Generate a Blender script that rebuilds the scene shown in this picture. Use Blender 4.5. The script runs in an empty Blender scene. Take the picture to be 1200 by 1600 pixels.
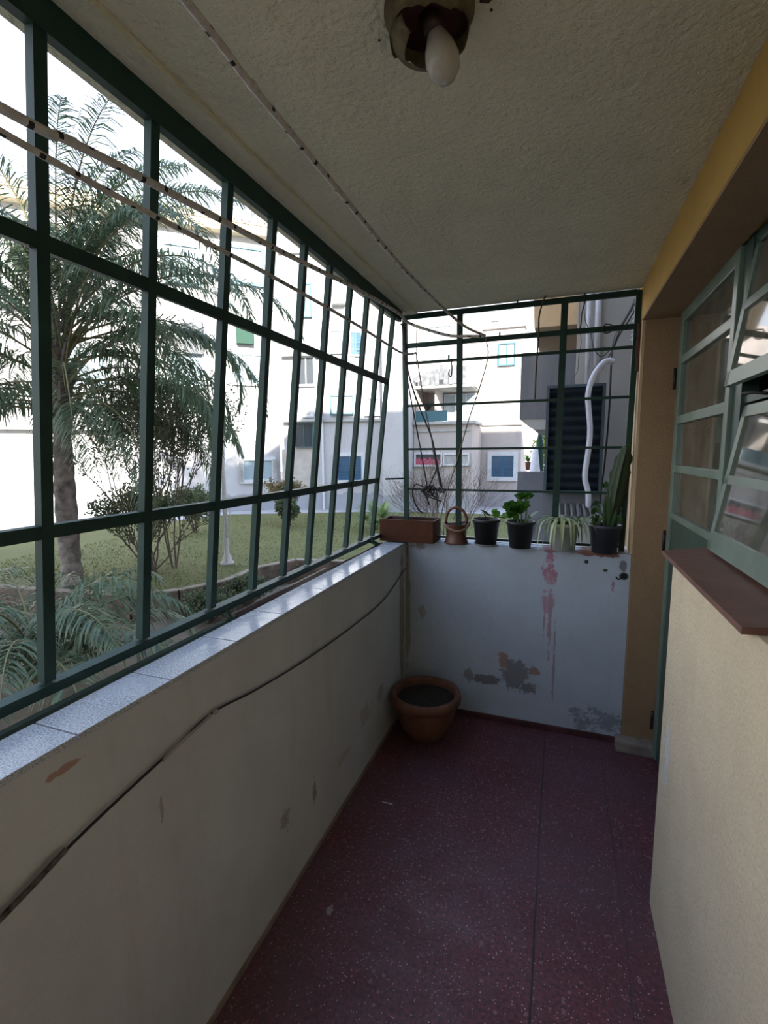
import bpy, bmesh, math, random
from mathutils import Vector, Matrix
SC = bpy.context.scene
COL = SC.collection
R = math.radians
PI = math.pi

# ---------------------------------------------------------------- camera, sky, sun, exposure
def make_camera():
    yaw, pitch, roll = -0.3516, -0.1235, -0.0064
    cy, sy, cp, sp = math.cos(yaw), math.sin(yaw), math.cos(pitch), math.sin(pitch)
    f = Vector((sy*cp, cy*cp, sp)); r = Vector((cy, -sy, 0)); u = r.cross(f)
    c, s = math.cos(roll), math.sin(roll)
    r2 = c*r + s*u; u2 = -s*r + c*u
    cam = bpy.data.cameras.new('camera'); o = bpy.data.objects.new('camera', cam); COL.objects.link(o)
    o.matrix_world = Matrix(((r2.x, u2.x, -f.x, .8658), (r2.y, u2.y, -f.y, 0), (r2.z, u2.z, -f.z, 1.5903), (0, 0, 0, 1)))
    cam.sensor_fit = 'VERTICAL'; cam.sensor_height = 24; cam.lens = 746.46/1600*24
    cam.clip_start = .02; cam.clip_end = 300
    SC.camera = o
make_camera()
w = bpy.data.worlds.new('sky'); SC.world = w; w.use_nodes = True
nt = w.node_tree; nt.nodes.clear()
wo = nt.nodes.new('ShaderNodeOutputWorld'); wb = nt.nodes.new('ShaderNodeBackground')
tc = nt.nodes.new('ShaderNodeTexCoord'); sx = nt.nodes.new('ShaderNodeSeparateXYZ'); rp = nt.nodes.new('ShaderNodeValToRGB')
nt.links.new(tc.outputs['Generated'], sx.inputs[0]); nt.links.new(sx.outputs['Z'], rp.inputs[0])
rp.color_ramp.elements[0].color = (.95, .97, 1.0, 1); rp.color_ramp.elements[1].color = (.42, .62, 1.0, 1)
rp.color_ramp.elements[0].position = .05
nt.links.new(rp.outputs[0], wb.inputs[0]); nt.links.new(wb.outputs[0], wo.inputs[0])
wb.inputs[1].default_value = 1.5
sl = bpy.data.lights.new('sun', 'SUN'); so = bpy.data.objects.new('sun', sl); COL.objects.link(so)
sl.energy = 11.0; sl.angle = R(1.0); sl.color = (1.0, .93, .82)
SUN = Vector((.50, -.87, .42)).normalized()
so.location = (6, -10, 14); so.rotation_euler = SUN.to_track_quat('Z', 'Y').to_euler()
SC.view_settings.view_transform = 'Standard'; SC.view_settings.look = 'None'
SC.view_settings.gamma = 1; SC.view_settings.use_curve_mapping = False
SC.view_settings.exposure = 0.78

# ---------------------------------------------------------------- materials
class NT:
    def __init__(s, name):
        s.m = bpy.data.materials.new(name); s.m.use_nodes = True; s.t = s.m.node_tree; s.t.nodes.clear()
        s.out = s.n('ShaderNodeOutputMaterial'); s.b = s.n('ShaderNodeBsdfPrincipled'); s.l(s.b.outputs[0], s.out.inputs[0])
        s.pos = s.n('ShaderNodeNewGeometry').outputs['Position']
    def n(s, k, **kw):
        x = s.t.nodes.new(k)
        for a, b in kw.items(): setattr(x, a, b)
        return x
    def l(s, a, b): s.t.links.new(a, b)
    def noise(s, scale, detail=4, rough=.6, vec=None, stretch=None):
        x = s.n('ShaderNodeTexNoise'); x.inputs['Scale'].default_value = scale; x.inputs['Detail'].default_value = detail; x.inputs['Roughness'].default_value = rough
        v = vec or s.pos
        if stretch:
            mp = s.n('ShaderNodeMapping'); mp.inputs['Scale'].default_value = stretch; s.l(v, mp.inputs[0]); v = mp.outputs[0]
        s.l(v, x.inputs['Vector']); return x.outputs['Fac']
    def ramp(s, fac, stops):
        x = s.n('ShaderNodeValToRGB'); cr = x.color_ramp
        while len(cr.elements) < len(stops): cr.elements.new(.5)
        for e, (p, c) in zip(cr.elements, stops):
            e.position = p; e.color = (c, c, c, 1) if isinstance(c, (int, float)) else (*c, 1)
        s.l(fac, x.inputs[0]); return x.outputs[0]
    def math(s, op, a, b=0., clamp=False):
        x = s.n('ShaderNodeMath', operation=op); x.use_clamp = clamp
        for i, v in enumerate((a, b)):
            if isinstance(v, (int, float)): x.inputs[i].default_value = v
            else: s.l(v, x.inputs[i])
        return x.outputs[0]
    def mix(s, fac, a, b):
        x = s.n('ShaderNodeMix', data_type='RGBA')
        for i, v in ((0, fac), (6, a), (7, b)):
            if isinstance(v, (int, float)): x.inputs[i].default_value = v
            elif isinstance(v, tuple): x.inputs[i].default_value = (*v, 1)
            else: s.l(v, x.inputs[i])
        return x.outputs[2]
    def bump(s, h, strength=.3, dist=.01):
        x = s.n('ShaderNodeBump'); x.inputs['Strength'].default_value = strength; x.inputs['Distance'].default_value = dist
        s.l(h, x.inputs['Height']); s.l(x.outputs[0], s.b.inputs['Normal'])
    def col(s, c):
        if isinstance(c, tuple): s.b.inputs['Base Color'].default_value = (*c, 1)
        else: s.l(c, s.b.inputs['Base Color'])
        return s
    def rough(s, r):
        if isinstance(r, (int, float)): s.b.inputs['Roughness'].default_value = r
        else: s.l(r, s.b.inputs['Roughness'])
        return s
    def xyz(s):
        x = s.n('ShaderNodeSeparateXYZ'); s.l(s.pos, x.inputs[0]); return x.outputs
    def blob(s, a, b, ca, cb, ra, rb, nz, amp=.6, soft=.5):
        """noisy elliptical stain mask in the plane of coordinates a, b"""
        da = s.math('DIVIDE', s.math('SUBTRACT', a, ca), ra); db = s.math('DIVIDE', s.math('SUBTRACT', b, cb), rb)
        d = s.math('ADD', s.math('MULTIPLY', da, da), s.math('MULTIPLY', db, db))
        d = s.math('ADD', d, s.math('MULTIPLY', s.math('SUBTRACT', nz, .5), amp*6))
        return s.math('DIVIDE', s.math('SUBTRACT', 1., d), soft, True)
MC = {}
def simple(name, c, rough=.6, metal=0., var=.12, scale=20, bump=0., bscale=60, spec=None):
    if name in MC: return MC[name]
    k = NT(name); nz = k.noise(scale)
    hi = tuple(min(1, v*(1+var)) for v in c); lo = tuple(v*(1-var) for v in c)
    k.col(k.ramp(nz, [(.3, lo), (.7, hi)])).rough(rough); k.b.inputs['Metallic'].default_value = metal
    if spec is not None: k.b.inputs['Specular IOR Level'].default_value = spec
    if bump: k.bump(k.noise(bscale, 3), bump, .004)
    MC[name] = k.m; return k.m
def leafmat(name, c, c2=None, trans=.35, rough=.5):
    k = NT(name); c2 = c2 or tuple(v*.6 for v in c)
    cc = k.ramp(k.noise(6, 2), [(.35, c2), (.65, c)]); k.col(cc).rough(rough)
    t = k.n('ShaderNodeBsdfTranslucent'); k.l(cc, t.inputs[0]); m = k.n('ShaderNodeMixShader'); m.inputs[0].default_value = trans
    k.l(k.b.outputs[0], m.inputs[1]); k.l(t.outputs[0], m.inputs[2]); k.l(m.outputs[0], k.out.inputs[0]); return k.m

def plaster(name, base, blobs=(), axis='Y', bumpst=.5, dirt=(.35, .30, .24), dirt_amt=.35, streak=True, bscale=110):
    k = NT(name); P = k.xyz(); h = P[0] if axis == 'Y' else P[1]; z = P[2]
    if axis == 'Z': h, z = P[0], P[1]
    n1 = k.noise(3.2, 6, .65); n2 = k.noise(26, 4, .7)
    c = k.ramp(n1, [(.3, tuple(v*.9 for v in base)), (.7, tuple(min(1, v*1.06) for v in base))])
    c = k.mix(k.ramp(n2, [(.60, 0.), (.80, dirt_amt)]), c, dirt)
    if streak:
        st = k.noise(7, 5, .7, stretch=(1, 1, .10)) if axis != 'Z' else n1
        c = k.mix(k.ramp(st, [(.56, 0.), (.8, .30)]), c, dirt)
    fine = k.math('ADD', k.math('MULTIPLY', k.noise(13, 3, .6), .6), k.math('MULTIPLY', k.noise(60, 4, .7), .4))
    for (ca, cb, ra, rb, colr, amp) in blobs:
        c = k.mix(k.blob(h, z, ca, cb, ra, rb, fine, amp), c, colr)
    k.col(c).rough(.85); k.b.inputs['Specular IOR Level'].default_value = .25
    bp_ = k.noise(bscale, 4, .6); b2 = k.noise(16, 3)
    k.bump(k.math('ADD', bp_, k.math('MULTIPLY', b2, .8)), bumpst, .012 if axis == 'Z' else .006)
    return k.m

GREEN = simple('dark_green_paint', (.015, .044, .034), .48, 0., .25, 14, .08, 120, .3)
M_ENDWALL = plaster('pale_blue_whitewash', (.50, .57, .66), [
    (.595, .375, .030, .055, (.40, .27, .22), 1.3), (.665, .30, .070, .085, (.25, .25, .27), 1.5), (.735, .225, .06, .04, (.22, .22, .24), 1.3), (.775, .345, .030, .035, (.36, .25, .22), 1.2),
    (.50, .245, .085, .028, (.22, .22, .24), 1.4), (.40, .24, .03, .05, (.30, .31, .33), 1.6),
    (.835, .95, .036, .12, (.44, .22, .29), 1.5), (.830, .80, .030, .12, (.47, .35, .42), 1.6), (.845, .66, .010, .26, (.42, .29, .36), 1.4), (.815, .74, .005, .16, (.44, .30, .37), 1.2), (.875, .42, .007, .25, (.36, .30, .35), 1.0),
    (1.155, .885, .012, .040, (.44, .20, .27), 1.2), (1.205, .935, .026, .022, (.04, .04, .05), .3), (1.20, .99, .02, .035, (.2, .21, .24), .4),
    (1.02, 1.0, .012, .012, (.05, .05, .05), .3), (1.115, .96, .014, .01, (.07, .06, .06), .3),
    (.11, .62, .03, .045, (.38, .37, .33), 1.5), (.010, .88, .010, .26, (.14, .11, .08), 1.0), (.012, .6, .02, .45, (.34, .33, .31), .9), (.09, 1.03, .06, .03, (.3, .27, .25), 1.0),
    (1.08, 1.05, .14, .020, (.26, .13, .10), .9), (.83, 1.05, .06, .018, (.30, .17, .20), .9), (1.12, .11, .13, .07, (.26, .29, .34), 1.6)], 'Y', .55, (.30, .31, .33), .3)
M_LEFTWALL = plaster('grey_white_render', (.565, .575, .575), [
    (1.33, .30, .034, .055, (.34, .31, .27), 1.4), (1.54, .255, .016, .055, (.30, .27, .25), 1.6), (2.08, .30, .09, .05, (.46, .44, .41), 1.6),
    (2.29, .29, .05, .045, (.38, .36, .34), 1.6), (1.80, .24, .08, .035, (.46, .44, .40), 1.6), (.58, .995, .045, .008, (.42, .26, .22), 1.4),
    (.80, .74, .005, .040, (.38, .35, .31), 1.2), (2.66, .6, .05, .5, (.34, .31, .27), .5)], 'X', .35, (.36, .29, .21), .22)
M_CEIL = plaster('grey_textured_ceiling', (.83, .80, .615), [], 'Z', 1.0, (.30, .28, .22), .25, False, 62)
M_CREAM = plaster('cream_textured_render', (.68, .565, .40), [(1.65, .60, .035, .10, (.62, .60, .56), 1.7)], 'X', .8, (.42, .33, .2), .25, True, 90)
M_BEAM = plaster('ochre_yellow_paint', (.52, .33, .09), [], 'X', .5, (.35, .25, .12), .25, False, 90)
M_TAN = plaster('brown_tan_render', (.34, .225, .13), [], 'Y', .8, (.3, .17, .09), .3, True, 90)
M_PEACH = plaster('peach_render', (.62, .45, .28), [], 'Y', .5, (.35, .27, .2), .3, True)
def floor_mat():
    k = NT('maroon_terrazzo_tile'); P = k.xyz()
    c = k.ramp(k.noise(2.2, 5), [(.3, (.14, .034, .042)), (.7, (.21, .056, .068))])
    c = k.mix(k.ramp(k.noise(80, 3, .6), [(.44, 0.), (.60, .75)]), c, (.055, .022, .030))
    v = k.n('ShaderNodeTexVoronoi'); v.inputs['Scale'].default_value = 135; k.l(k.pos, v.inputs['Vector'])
    sc = k.n('ShaderNodeSeparateColor'); k.l(v.outputs['Color'], sc.inputs[0])
    chip = k.math('MULTIPLY', k.math('LESS_THAN', v.outputs['Distance'], .26), k.math('GREATER_THAN', sc.outputs[0], .68))
    c = k.mix(k.math('MULTIPLY', chip, k.math('MULTIPLY', sc.outputs[1], 1.0)), c, (.66, .54, .56))
    v2 = k.n('ShaderNodeTexVoronoi'); v2.inputs['Scale'].default_value = 60; k.l(k.pos, v2.inputs['Vector'])
    s2 = k.n('ShaderNodeSeparateColor'); k.l(v2.outputs['Color'], s2.inputs[0])
    c = k.mix(k.math('MULTIPLY', k.math('LESS_THAN', v2.outputs['Distance'], .35), k.math('GREATER_THAN', s2.outputs[0], .93)), c, (.26, .13, .15))
    fine = k.noise(40, 4)
    c = k.mix(k.blob(P[0], P[1], .165, 1.335, .011, .020, fine, 1.3), c, (.4, .34, .34))
    c = k.mix(k.blob(P[0], P[1], .185, 1.885, .03, .008, fine, .6), c, (.7, .66, .6))
    wob = k.math('MULTIPLY', k.math('SUBTRACT', k.noise(5, 2), .5), .008)
    m = None
    for ax, off in ((0, .843-.287*8), (1, 2.27-.287*20)):
        t = k.math('PINGPONG', k.math('ADD', k.math('SUBTRACT', P[ax], off), wob), .1435)
        ln = k.math('LESS_THAN', t, .0022)
        m = ln if m is None else k.math('MAXIMUM', m, ln)
    c = k.mix(k.math('MULTIPLY', m, .28), c, (.03, .015, .02))
    dx = k.math('ABSOLUTE', k.math('ADD', k.math('SUBTRACT', P[0], .843), wob)); c = k.mix(k.math('LESS_THAN', dx, .0032), c, (.022, .012, .016))
    d4 = k.math('ABSOLUTE', k.math('ADD', k.math('SUBTRACT', P[0], 1.125), k.math('MULTIPLY', wob, 4.))); c = k.mix(k.math('MULTIPLY', k.math('LESS_THAN', d4, .0022), .7), c, (.03, .018, .022))
    d2 = k.ramp(k.noise(1.3, 5, .6), [(.42, 0.), (.66, .55)]); c = k.mix(d2, c, (.115, .08, .105))
    k.col(c).rough(k.ramp(k.noise(8, 4), [(.3, .38), (.7, .60)])); k.bump(k.noise(60, 3), .12, .003); return k.m
M_FLOOR = floor_mat()
def granite():
    k = NT('grey_speckled_granite'); P = k.xyz()
    c = k.ramp(k.noise(260, 3, .7), [(.36, (.22, .23, .26)), (.5, (.46, .48, .52)), (.64, (.66, .69, .75))])
    k.col(c).rough(k.ramp(k.noise(9, 4), [(.35, .14), (.65, .34)])); k.bump(k.noise(30, 3), .06, .002); return k.m
M_GRANITE = granite()
M_CORD_DARK = simple('black_cord', (.012, .012, .014), .6)
M_TWINE = simple('grey_twine', (.10, .095, .085), .8)
M_TERRA = simple('terracotta', (.165, .072, .042), .8, 0, .3, 9, .2, 90)
M_WOOD = simple('red_stained_wood', (.070, .025, .012), .75, 0, .35, 6, .1, 50, .2)
M_WOODIN = simple('dark_red_stained_wood', (.055, .019, .013), .6, 0, .3, 6)
M_CLAY = simple('brown_glazed_clay', (.125, .055, .032), .42, 0, .3, 14, .15, 60)
M_BLACKPOT = simple('black_plastic', (.016, .016, .018), .45)
M_NAVYPOT = simple('dark_blue_grey_plastic', (.035, .038, .055), .5, 0, .3, 10)
M_WHITEPOT = simple('off_white_plastic', (.48, .52, .47), .5, 0, .12, 14)
M_SOIL = simple('dark_soil', (.028, .020, .014), .95, 0, .5, 70, .8, 90)
M_BROWNMETAL = simple('brown_painted_metal', (.085, .050, .040), .5, 0, .3, 14)
M_RUST = simple('rusty_plate', (.09, .045, .028), .8, 0, .3, 30)
M_DKMETAL = simple('dark_metal', (.03, .03, .03), .45, .5)
M_LEAF = leafmat('fresh_green_leaf', (.11, .30, .045)); M_LEAFD = leafmat('dark_green_leaf', (.03, .085, .022), None, .15)
M_VARIEG = leafmat('variegated_leaf', (.72, .76, .46), (.16, .28, .08), .25)
M_CACT = leafmat('dark_cactus_skin', (.035, .075, .022), (.02, .04, .012), .05)
M_SNAKE = leafmat('banded_green_leaf', (.14, .24, .10), (.05, .10, .04), .1)
M_PALM = leafmat('palm_leaflet', (.14, .20, .115), (.06, .10, .06), .38, .38); M_PALMST = simple('palm_stalk', (.16, .15, .07), .6)
M_BARK = simple('grey_palm_bark', (.15, .13, .12), .9, 0, .65, 7, 1., 12)
M_TWIG = simple('grey_twig', (.13, .10, .085), .9); M_SHRUB = leafmat('olive_shrub_leaf', (.13, .16, .085), (.07, .10, .05), .35)
M_REDLEAF = leafmat('reddish_leaf', (.24, .14, .07), (.07, .12, .04), .3); M_FAN = leafmat('fan_palm_leaf', (.24, .34, .14), (.12, .2, .07), .35)
M_YELLOWTREE = leafmat('yellow_green_leaf', (.36, .38, .10), (.2, .26, .06), .4)
M_WHITE = simple('white_house_wall', (.76, .755, .75), .85, 0, .06, 1.2, .2, 8)
def oldwall(name, base):
    k = NT(name); P = k.xyz()
    c = k.ramp(k.noise(.9, 6, .65), [(.3, tuple(v*.86 for v in base)), (.7, base)])
    st = k.noise(2.3, 6, .7, stretch=(1, 1, .12)); c = k.mix(k.ramp(st, [(.52, 0.), (.78, .55)]), c, (.33, .29, .27))
    c = k.mix(k.ramp(k.noise(6, 5, .7), [(.6, 0.), (.8, .4)]), c, (.36, .33, .31))
    # old damp band along the foot of the wall
    damp = k.math('MULTIPLY', k.math('LESS_THAN', k.math('ADD', P[2], k.math('MULTIPLY', k.noise(2.2, 5), .5)), .30), .55)
    c = k.mix(damp, c, (.22, .25, .30))
    k.col(c).rough(.9); k.bump(k.noise(9, 4), .3, .02); return k.m
M_HOUSE = oldwall('weathered_white_wall', (.54, .54, .56)); M_HOUSE2 = oldwall('weathered_pinkish_wall', (.53, .48, .46))
M_TRIMW = simple('white_frame', (.62, .64, .67), .6); M_BLUE = simple('blue_shutter', (.038, .13, .25), .5, 0, .15, 10)
M_DARKGL = simple('dark_window_glass', (.05, .06, .07), .12); M_TEALGL = simple('pale_teal_glass', (.34, .43, .48), .15)
M_TEAL = simple('teal_panel', (.045, .13, .16), .5); M_PINK = simple('faded_pink_cloth', (.50, .10, .17), .8)
M_RAG = simple('grey_tarpaulin', (.14, .15, .165), .8, 0, .4, 5); M_EAVE = simple('buff_eave', (.62, .52, .36), .8)
M_TILE = simple('clay_roof_tile', (.50, .45, .41), .85, 0, .3, 6); M_CONC = simple('grey_concrete', (.42, .42, .41), .9, 0, .2, 3, .3, 20)
M_BLUEGREY = oldwall('blue_grey_render', (.40, .43, .50))
M_PATH = simple('pale_pavement', (.38, .38, .40), .9, 0, .12, 2, .2, 12); M_BRICK = simple('brown_retaining_wall', (.115, .085, .068), .95, 0, .6, 5, 1., 9)
M_EARTH = simple('brown_earth', (.17, .14, .11), .95, 0, .3, 2.2, .5, 10)
def lawn_mat():
    k = NT('lawn_grass'); c = k.ramp(k.noise(.55, 6, .65), [(.3, (.115, .125, .042)), (.55, (.165, .165, .055)), (.75, (.225, .20, .085))])
    c = k.mix(k.ramp(k.noise(22, 5, .8), [(.42, .55), (.62, 0.)]), c, (.085, .12, .035))
    k.col(c).rough(.9); k.bump(k.noise(40, 4, .8), 1., .04); return k.m
M_LAWN = lawn_mat()
M_HOSE = simple('white_plastic_pipe', (.52, .55, .64), .4); M_CORR = simple('dark_blue_grey_sheet', (.065, .095, .125), .42, .3)
M_GWALL = oldwall('grey_cement_wall', (.30, .31, .32)); M_GBOX = oldwall('slate_grey_wall', (.145, .155, .175))
M_SILL = simple('red_brown_sill', (.165, .078, .058), .5, 0, .25, 9, .1, 60); M_BASE = simple('maroon_baseboard', (.09, .032, .036), .6, 0, .35, 9)
M_DOORGREEN = simple('sage_green_paint', (.155, .21, .172), .3, 0, .2, 6, .06, 80); M_DOORDK = simple('blue_green_paint', (.042, .078, .066), .3, 0, .2, 8)
M_BULB = simple('frosted_bulb_glass', (.42, .40, .34), .25); M_LAMPH = simple('flaking_lamp_enamel', (.26, .22, .13), .7, 0, .5, 22, .3, 40); M_LAMPIN = simple('maroon_lamp_inside', (.06, .018, .016), .7)
M_ROOM = simple('room_wall', (.30, .25, .18), .9); M_UMB = simple('green_umbrella_cloth', (.014, .055, .038), .8); M_CLOTH = simple('white_cloth', (.72, .74, .82), .8)
def rope_mat():
    k = NT('dirty_white_rope'); v = k.n('ShaderNodeUVMap')
    c = k.ramp(k.noise(60, 3), [(.3, (.42, .38, .34)), (.7, (.62, .58, .53))])
    k.col(c).rough(.75); k.bump(k.noise(300, 2), .4, .002); return k.m
M_ROPE = rope_mat(); M_FLECK = simple('black_rope_fleck', (.02, .02, .02), .8)
def dusty_glass():
    k = NT('dusty_glass'); k.col(k.ramp(k.noise(7, 6, .7, stretch=(1, 1, .6)), [(.35, (.16, .15, .11)), (.7, (.30, .31, .26))])).rough(.06)
    g = k.n('ShaderNodeBsdfTransparent'); g.inputs[0].default_value = (.75, .8, .76, 1); m = k.n('ShaderNodeMixShader')
    k.l(k.ramp(k.noise(9, 5, .7), [(.3, .35), (.7, .8)]), m.inputs[0]); k.l(g.outputs[0], m.inputs[1]); k.l(k.b.outputs[0], m.inputs[2])
    gl = k.n('ShaderNodeBsdfGlossy'); gl.inputs['Roughness'].default_value = .03; fr = k.n('ShaderNodeFresnel'); fr.inputs[0].default_value = 1.5
    m2 = k.n('ShaderNodeMixShader'); k.l(fr.outputs[0], m2.inputs[0]); k.l(m.outputs[0], m2.inputs[1]); k.l(gl.outputs[0], m2.inputs[2]); k.l(m2.outputs[0], k.out.inputs[0]); return k.m
M_GLASS = dusty_glass()

# ---------------------------------------------------------------- mesh helpers
def V(*a): return Vector(a)
class MB:
    def __init__(s): s.b = bmesh.new(); s.smooth = False
    def verts(s, pts): return [s.b.verts.new(p) for p in pts]
    def face(s, vs, smooth=False):
        try: f = s.b.faces.new(vs); f.smooth = smooth
        except ValueError: pass
    def box(s, x0, y0, z0, x1, y1, z1, bev=0):
        v = s.verts([(x, y, z) for z in (z0, z1) for (x, y) in ((x0, y0), (x1, y0), (x1, y1), (x0, y1))])
        fs = [(3, 2, 1, 0), (4, 5, 6, 7), (0, 1, 5, 4), (1, 2, 6, 5), (2, 3, 7, 6), (3, 0, 4, 7)]
        for f in fs: s.face([v[i] for i in f])
        if bev:
            es = list({e for q in v for e in q.link_edges})
            bmesh.ops.bevel(s.b, geom=es, offset=bev, segments=2, affect='EDGES', profile=.6)
        return s
    def hexa(s, p):
        v = s.verts(p)
        for f in [(3, 2, 1, 0), (4, 5, 6, 7), (0, 1, 5, 4), (1, 2, 6, 5), (2, 3, 7, 6), (3, 0, 4, 7)]: s.face([v[i] for i in f])
        return s
    def beam(s, a, b, wa, wb, up=(0, 0, 1)):
        """rectangular bar from a to b; wa along side, wb along up"""
        a, b = Vector(a), Vector(b); d = (b-a).normalized(); u = Vector(up); sd = d.cross(u).normalized(); u = sd.cross(d).normalized()
        q = [(-1, -1), (1, -1), (1, 1), (-1, 1)]
        return s.hexa([a + sd*wa*.5*i + u*wb*.5*j for i, j in q] + [b + sd*wa*.5*i + u*wb*.5*j for i, j in q])
    def tube(s, pts, r, n=8, cap=True):
        pts = [Vector(p) for p in pts]; rs = r if isinstance(r, (list, tuple)) else [r]*len(pts); rings = []
        prev = None
        for i, p in enumerate(pts):
            d = (pts[min(i+1, len(pts)-1)] - pts[max(i-1, 0)]).normalized()
            if prev is None:
                t = Vector((0, 0, 1)) if abs(d.z) < .9 else Vector((1, 0, 0)); a = d.cross(t).normalized()
            else: a = (prev - d*prev.dot(d)).normalized()
            prev = a; b = d.cross(a)
            rings.append(s.verts([p + (a*math.cos(2*PI*k/n) + b*math.sin(2*PI*k/n))*rs[i] for k in range(n)]))
        for A, B in zip(rings, rings[1:]):
            for k in range(n): s.face([A[k], A[(k+1) % n], B[(k+1) % n], B[k]], True)
        if cap: s.face(rings[0][::-1]); s.face(rings[-1])
        return s
    def lathe(s, c, prof, n=28, cap0=True, cap1=False):
        rings = [s.verts([(c[0]+r*math.cos(2*PI*k/n), c[1]+r*math.sin(2*PI*k/n), c[2]+z) for k in range(n)]) for r, z in prof]
        for A, B in zip(rings, rings[1:]):
            for k in range(n): s.face([A[k], A[(k+1) % n], B[(k+1) % n], B[k]], True)
        if cap0: s.face(rings[0][::-1])
        if cap1: s.face(rings[-1])
        return s
    def ball(s, c, r, n=10, sc=(1, 1, 1)):
        g = bmesh.ops.create_uvsphere(s.b, u_segments=n, v_segments=max(5, n//2+1), radius=r, matrix=Matrix.Translation(c) @ Matrix.Diagonal((*sc, 1)))
        for v in g['verts']:
            for f in v.link_faces: f.smooth = True
        return s
    def build(s, name, mat, parent=None):
        me = bpy.data.meshes.new(name); s.b.normal_update(); s.b.to_mesh(me); s.b.free(); me.materials.append(mat)
        o = bpy.data.objects.new(name, me); COL.objects.link(o)
        if parent is not None:
            o.parent = parent; loc = Vector((0, 0, 0)); q = parent
            while q is not None: loc += q.location; q = q.parent
            me.transform(Matrix.Translation(-loc))
        return o
def tag(o, label=None, cat=None, group=None, kind=None):
    if label: o['label'] = label
    if cat: o['category'] = cat
    if group: o['group'] = group
    if kind: o['kind'] = kind
    return o
def thing(name, label, cat, loc, group=None):
    o = bpy.data.objects.new(name, None); COL.objects.link(o); o.location = loc; o.empty_display_size = .05
    return tag(o, label, cat, group)
def st(name, mb, mat, label, cat='structure', parent=None):
    o = mb.build(name, mat, parent)
    if parent is None: tag(o, label, cat, None, 'structure')
    return o
def sthing(name, label, cat, loc):
    o = thing(name, label, cat, loc); o['kind'] = 'structure'; return o
def catenary(a, b, sag, n=24):
    a, b = Vector(a), Vector(b); return [a.lerp(b, i/n) - Vector((0, 0, 4*sag*(i/n)*(1-i/n))) for i in range(n+1)]
def spline(pts, n=6):
    P = [Vector(p) for p in pts]; P = [P[0]*2-P[1]] + P + [P[-1]*2-P[-2]]; out = []
    for i in range(1, len(P)-2):
        for k in range(n):
            t = k/n; a, b, c, d = P[i-1:i+3]
            out.append(.5*((2*b) + (c-a)*t + (2*a-5*b+4*c-d)*t*t + (3*b-a-3*c+d)*t**3))
    return out + [P[-2]]

JOINTS = [-1.9, -1.65, -1.4, -1.15, -.9, -.65, -.4, -.15, .1, .35, .61, .85, 1.10, 1.35, 1.66, 1.93, 2.20, 2.47, 2.738]
TRUNK = [V(-6.66, 5.5, -.62), V(-6.69, 5.5, 0), V(-6.68, 5.5, .9), V(-6.64, 5.5, 1.7), V(-6.60, 5.5, 2.5), V(-6.54, 5.5, 3.4)]
# ---------------------------------------------------------------- balcony shell
YB = -1.9
st('floor', MB().box(-.12, YB, -.12, 1.39, 2.86, 0), M_FLOOR, 'maroon terrazzo tiled balcony floor with pale chips', 'floor')
st('wall_left', MB().box(-.105, YB, -1.0, 0, 2.74, 1.036), M_LEFTWALL, 'low grey-white rendered parapet wall under the granite coping', 'wall')
st('wall_end', MB().box(-.105, 2.74, -1.0, 1.235, 2.86, 1.055, .004), M_ENDWALL, 'low pale blue whitewashed end wall with peeling patches', 'wall')
st('trim_8', MB().box(-.10, 2.861, .98, 1.23, 2.99, 1.058), simple('white_ledge', (.74, .74, .72), .8), 'white outer ledge of the end wall behind the flower pots', 'ledge')
cp = MB(); jt = JOINTS
for a, b in zip(jt, jt[1:]): cp.box(-.118, a+.0022, 1.036, .004, b-.0022, 1.05, .0015)
st('trim_1', cp, M_GRANITE, 'speckled grey granite coping slabs on top of the left parapet', 'coping')
st('ceiling', MB().box(-.12, YB, 2.4, 1.22, 2.80, 2.52), M_CEIL, 'rough grey textured concrete balcony ceiling', 'ceiling')
st('trim_2', MB().box(-.12, YB, 2.385, .055, 2.80, 2.3995), M_CEIL, 'raised render strip along the left edge of the ceiling', 'trim')
st('trim_3', MB().box(1.22, YB, 2.235, 1.42, 2.86, 2.56), M_BEAM, 'ochre yellow painted beam along the right side of the ceiling', 'beam')
MB_u = MB().box(1.2205, .96, 2.225, 1.375, 2.719, 2.2345)
st('trim_4', MB_u, M_TAN, 'brown underside facing of the yellow ceiling beam', 'trim')
c = MB(); c.box(1.235, 2.72, -.1, 1.56, 3.05, 2.235, .003)
st('wall_right', c, M_TAN, 'brown-tan rendered column at the far right corner beside the door', 'wall')
st('column_lit_side', MB().box(1.222, 2.7205, 1.06, 1.2345, 2.86, 2.235), M_PEACH, 'left side of the brown column, its light painted in as a peach strip', 'trim')  # lighter peach over the column's left face paints in the light from the left
st('baseboard_end', MB().box(.0, 2.728, 0, 1.205, 2.7405, .034, .003), M_BASE, 'low maroon baseboard along the end wall', 'baseboard')
st('baseboard_left', MB().box(0, YB, 0, .007, 2.728, .018), simple('grey_brown_skirting', (.24, .18, .15), .8, 0, .3, 8), 'thin grey-brown skirting line along the left parapet', 'baseboard')
st('baseboard_right', MB().box(1.20, 2.64, 0, 1.40, 2.7205, .065, .012), simple('grey_cement_plinth', (.26, .22, .19), .9, 0, .25, 14, .4, 60), 'rough grey cement plinth at the foot of the brown column', 'baseboard')
st('wall_window', MB().box(1.222, .955, -.1, 1.40, 1.745, 1.248, .004), M_CREAM, 'cream textured low wall under the window sill', 'wall')
st('wall_near', MB().box(1.222, YB, -.1, 1.40, .955, 2.235), M_CREAM, 'cream textured wall to the right of the window', 'wall')
st('wall_light_limit', MB().box(-.12, YB-.12, -.12, 1.6, YB, 2.4), M_CREAM, 'unseen cream wall added behind the viewer to limit the light', 'wall')  # unseen wall, added to keep light out of the balcony from behind
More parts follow.
